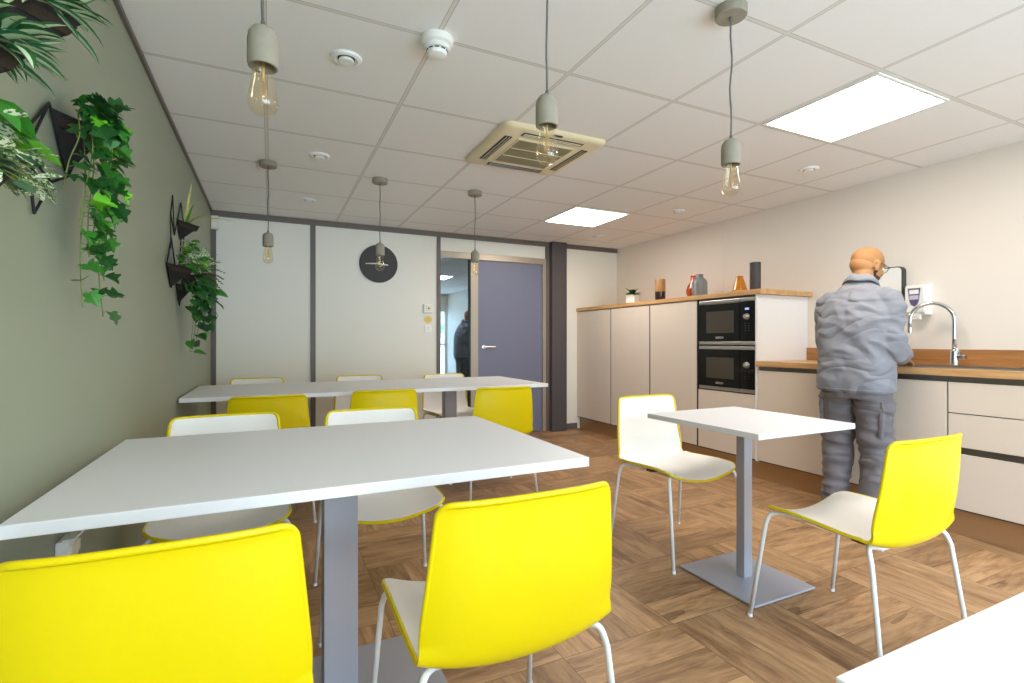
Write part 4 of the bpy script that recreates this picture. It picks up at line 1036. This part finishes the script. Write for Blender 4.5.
def jf(p):
    t = min(1, max(0, (p.z - .84) / .1))
    yoke = .35 if p.z > 1.40 and p.x < .06 else 0
    side = 1 if p.y < 0 else -1
    a = ridge(Vector((p.x * 5 + p.z * 5.5, p.y * 4.5 + p.z * 2.5 * side, p.z * 9 - p.y * 6)), 3)
    c = ridge(Vector((p.x * 9, p.y * 6 + p.z * 5, p.z * 13)), 9)
    e = noise.noise(p * 24)
    near = .55 + .65 * noise.noise(p * 3.1 + Vector((5, 2, 1)))
    return (a * .9 + c * .5) * max(.15, near) * (.35 + .65 * t) + e * .12 + yoke
folds(b, .016, jf); bmesh.ops.smooth_vert(b, verts=b.verts[:], factor=.4, use_axis_x=True, use_axis_y=True, use_axis_z=True)
jk = obj('jacket', b, 'jacket', man, smooth=True)
# standing, folded-over collar
b = new(); n = 40; Rr = []
for r, z, t in ((.066, .0, 0), (.070, .022, 0), (.069, .046, 0), (.074, .050, 0), (.086, .036, 0), (.098, .008, 0), (.094, .004, 0), (.078, .030, 0), (.068, -.012, 0)):
    ring = []
    for k in range(n):
        a = 2 * PI * k / n; c, s = math.cos(a), math.sin(a)
        ring.append(b.verts.new((.070 + r * c * 1.02 + z * .35, r * s * 1.05, 1.515 + z - .022 * c - (.02 * max(0, c) ** 2) + .004 * math.sin(5 * a))))
    Rr.append(ring)
for a, c in zip(Rr, Rr[1:] + Rr[:1]):
    for k in range(n): b.faces.new((a[k], a[(k + 1) % n], c[(k + 1) % n], c[k]))
obj('collar', b, 'jacket', jk, smooth=True)
for s in (-1, 1):
    d = (WR[s] - EL[s]).normalized(); c = WR[s].lerp(EL[s], .10)
    obj('cuff', tube(new(), [c - d * .045, c - d * .04, c + d * .010, c + d * .014], [.050, .054, .051, .046], 24), 'jacket', jk, smooth=True)
# back yoke seam and hem stitching
b = new()
for z, hd, hw, cx in ((.848, .1545, .2155, 0),):
    pts = []
    for k in range(41):
        a = 2 * PI * k / 40; c, s = math.cos(a), math.sin(a); pts.append((cx + hd * math.copysign(abs(c) ** (2 / 2.5), c), hw * math.copysign(abs(s) ** (2 / 2.5), s), z))
    tube(b, pts, .004, 6)
obj('hem', b, 'jacket', jk, smooth=True)
# trousers
b = new()
rings(b, [(.0, 0, .99, .118, .168), (.0, 0, .93, .126, .180), (.0, 0, .86, .130, .186), (0, 0, .80, .125, .186)], 32, 2.4)
for s in (-1, 1):
    hip, kn, an = Vector((0, .098 * s, .86)), Vector((.018, .110 * s, .49)), Vector((-.015, .116 * s, .05))
    tube(b, curve_pts([hip, hip.lerp(kn, .5), kn, kn.lerp(an, .4), an], 5), [(.096, .102)] * 5 + [(.086, .090)] * 5 + [(.072, .076)] * 5 + [(.070, .071)] * 5 + [(.066, .066)], 22)
b = remesh(b, .008, 3)
def tf(p):
    side = 1 if p.y > 0 else -1
    k = math.exp(-((p.z - .47) / .16) ** 2) + .8 * math.exp(-((p.z - .80) / .09) ** 2) + .9 * math.exp(-((p.z - .12) / .14) ** 2)
    a = ridge(Vector((p.x * 5, p.y * 5 + p.z * 3 * side, p.z * 15)), 4); c = ridge(Vector((p.x * 6 + p.z * 7, p.y * 7, p.z * 7)), 12)
    return (a * (.3 + .9 * k) + c * .45) + noise.noise(p * 26) * .12
folds(b, .014, tf); bmesh.ops.smooth_vert(b, verts=b.verts[:], factor=.4, use_axis_x=True, use_axis_y=True, use_axis_z=True)
tr = obj('trousers', b, 'trousers', man, smooth=True)
for s in (-1, 1):
    bb = box(new(), -.075, .075, -.012, .012, -.10, .10, .006); bmesh.ops.transform(bb, verts=bb.verts, matrix=Matrix.Translation(Vector((.0, s * .172, .66))) @ Matrix.Rotation(-s * .05, 4, 'X'))
    box(bb, -.08, .08, s * .172 - .012, s * .172 + .012, .74, .785, .006); obj('cargo_pocket', bb, 'trousers', tr, angle=40)
    b = new(); an = Vector((-.015, .116 * s, 0))
    rings(b, [(an.x + .065, an.y, .0, .142, .050), (an.x + .065, an.y, .03, .145, .052), (an.x + .058, an.y, .055, .130, .050), (an.x + .03, an.y, .085, .085, .046), (an.x, an.y, .12, .055, .046)], 28, 2.2)
    obj('shoe', b, 'shoe', man, smooth=True)
# shaved hair cap, beard, glasses
b = new(); blob(b, hp(-.016, 0, .028), (.1030, .0820, .0910), HR, 4)
HI = HR.inverted()
kill = [v for v in b.verts if (lambda q: q.x > .052 - .0 * q.z or q.z < -.035 + .25 * max(0, q.x))(HI @ (v.co - HC))]
bmesh.ops.delete(b, geom=kill, context='VERTS')
obj('hair', b, 'stubble', man, smooth=True)
b = new(); blob(b, hp(.028, 0, -.040), (.0665, .0625, .0805), HR, 4); blob(b, hp(.048, 0, -.092), (.0425, .0445, .0305), HR, 3)
kill = [v for v in b.verts if (lambda q: q.z > -.052 + (.03 if q.x < .03 else -.004) or q.x < -.012 or (q.x > .085 and q.z > -.058))(HI @ (v.co - HC))]
bmesh.ops.delete(b, geom=kill, context='VERTS')
obj('beard', b, 'beard', man, smooth=True)
b = new()
for s in (-1, 1):
    pts = [hp(.098 + .004 * math.cos(2 * PI * k / 20), s * .034 + .024 * math.cos(2 * PI * k / 20), .0 + .018 * math.sin(2 * PI * k / 20)) for k in range(21)]; tube(b, pts, .0018, 6)
    tube(b, [hp(.098, s * .060, .006), hp(.088, s * .076, .008), hp(.0, s * .0905, .010), hp(-.022, s * .089, -.004)], .0020, 6)
tube(b, [hp(.103, -.010, .004), hp(.106, 0, .008), hp(.103, .010, .004)], .0018, 6)
gl = obj('glasses', b, 'dark_frame', man, smooth=True)
for s in (-1, 1):
    b = new(); vs = [b.verts.new(hp(.098, s * .034 + .023 * math.cos(2 * PI * k / 20), .017 * math.sin(2 * PI * k / 20))) for k in range(20)]; b.faces.new(vs)
    obj('lens', b, 'clear_pane', gl)
    obj('eye', blob(new(), hp(.076, s * .032, .0), (.012, .012, .012), None, 3), 'white_plastic', man, smooth=True)

# ------------------------------------------------------------------ camera, daylight, exposure
cam = bpy.data.cameras.new('camera'); co = bpy.data.objects.new('camera', cam); COL.objects.link(co)
cam.sensor_width = 36.0; cam.lens = 506.0 / 1024 * 36.0; cam.clip_start = .02
co.location = (0, 0, CH); co.rotation_euler = (PI / 2, 0, -math.radians(25.45)); scn.camera = co

W = bpy.data.worlds.new('daylight'); scn.world = W; W.use_nodes = True; nt = W.node_tree
for n_ in list(nt.nodes): nt.nodes.remove(n_)
def wn(k, **kw):
    x = nt.nodes.new(k)
    for a, v in kw.items(): setattr(x, a, v)
    return x
out = wn('ShaderNodeOutputWorld'); bg = wn('ShaderNodeBackground'); nt.links.new(bg.outputs[0], out.inputs[0])
tc = wn('ShaderNodeTexCoord'); sp = wn('ShaderNodeSeparateXYZ'); nt.links.new(tc.outputs['Generated'], sp.inputs[0])
nz = wn('ShaderNodeTexNoise'); nz.inputs['Scale'].default_value = 9; nz.inputs['Detail'].default_value = 6; nt.links.new(tc.outputs['Generated'], nz.inputs['Vector'])
r1 = wn('ShaderNodeValToRGB'); e = r1.color_ramp.elements; e[0].position = .38; e[0].color = (.14, .20, .12, 1); e[1].position = .58; e[1].color = (.62, .78, 1.0, 1)
nt.links.new(nz.outputs['Fac'], r1.inputs[0])
r2 = wn('ShaderNodeValToRGB'); e = r2.color_ramp.elements; e[0].position = .0; e[0].color = (.58, .76, 1, 1); e[1].position = 1; e[1].color = (.46, .68, 1, 1)
nt.links.new(sp.outputs[2], r2.inputs[0])
mr = wn('ShaderNodeMapRange'); mr.inputs[1].default_value = .12; mr.inputs[2].default_value = .3; nt.links.new(sp.outputs[2], mr.inputs[0])
mx = wn('ShaderNodeMix', data_type='RGBA'); nt.links.new(mr.outputs[0], mx.inputs[0]); nt.links.new(r1.outputs[0], mx.inputs[6]); nt.links.new(r2.outputs[0], mx.inputs[7])
nt.links.new(mx.outputs[2], bg.inputs[0]); bg.inputs[1].default_value = 11.5
pl = bpy.data.lights.new('window_portal', 'AREA'); pl.shape = 'RECTANGLE'; pl.size = wx1 - wx0; pl.size_y = wz1 - wz0; pl.cycles.is_portal = True
po = bpy.data.objects.new('window_portal', pl); COL.objects.link(po); po.location = ((wx0 + wx1) / 2, YF - .11, (wz0 + wz1) / 2); po.rotation_euler = (PI / 2, 0, 0)   # faces +Y, into the room

vs = scn.view_settings; vs.view_transform = 'Standard'; vs.look = 'None'; vs.gamma = 1.0; vs.use_curve_mapping = False; vs.exposure = 0.32
scn.cycles.use_denoising = True
scn.cycles.max_bounces = 10; scn.cycles.diffuse_bounces = 8; scn.cycles.transparent_max_bounces = 16
scn.cycles.caustics_reflective = False; scn.cycles.caustics_refractive = False
scn.cycles.sample_clamp_indirect = 6.0
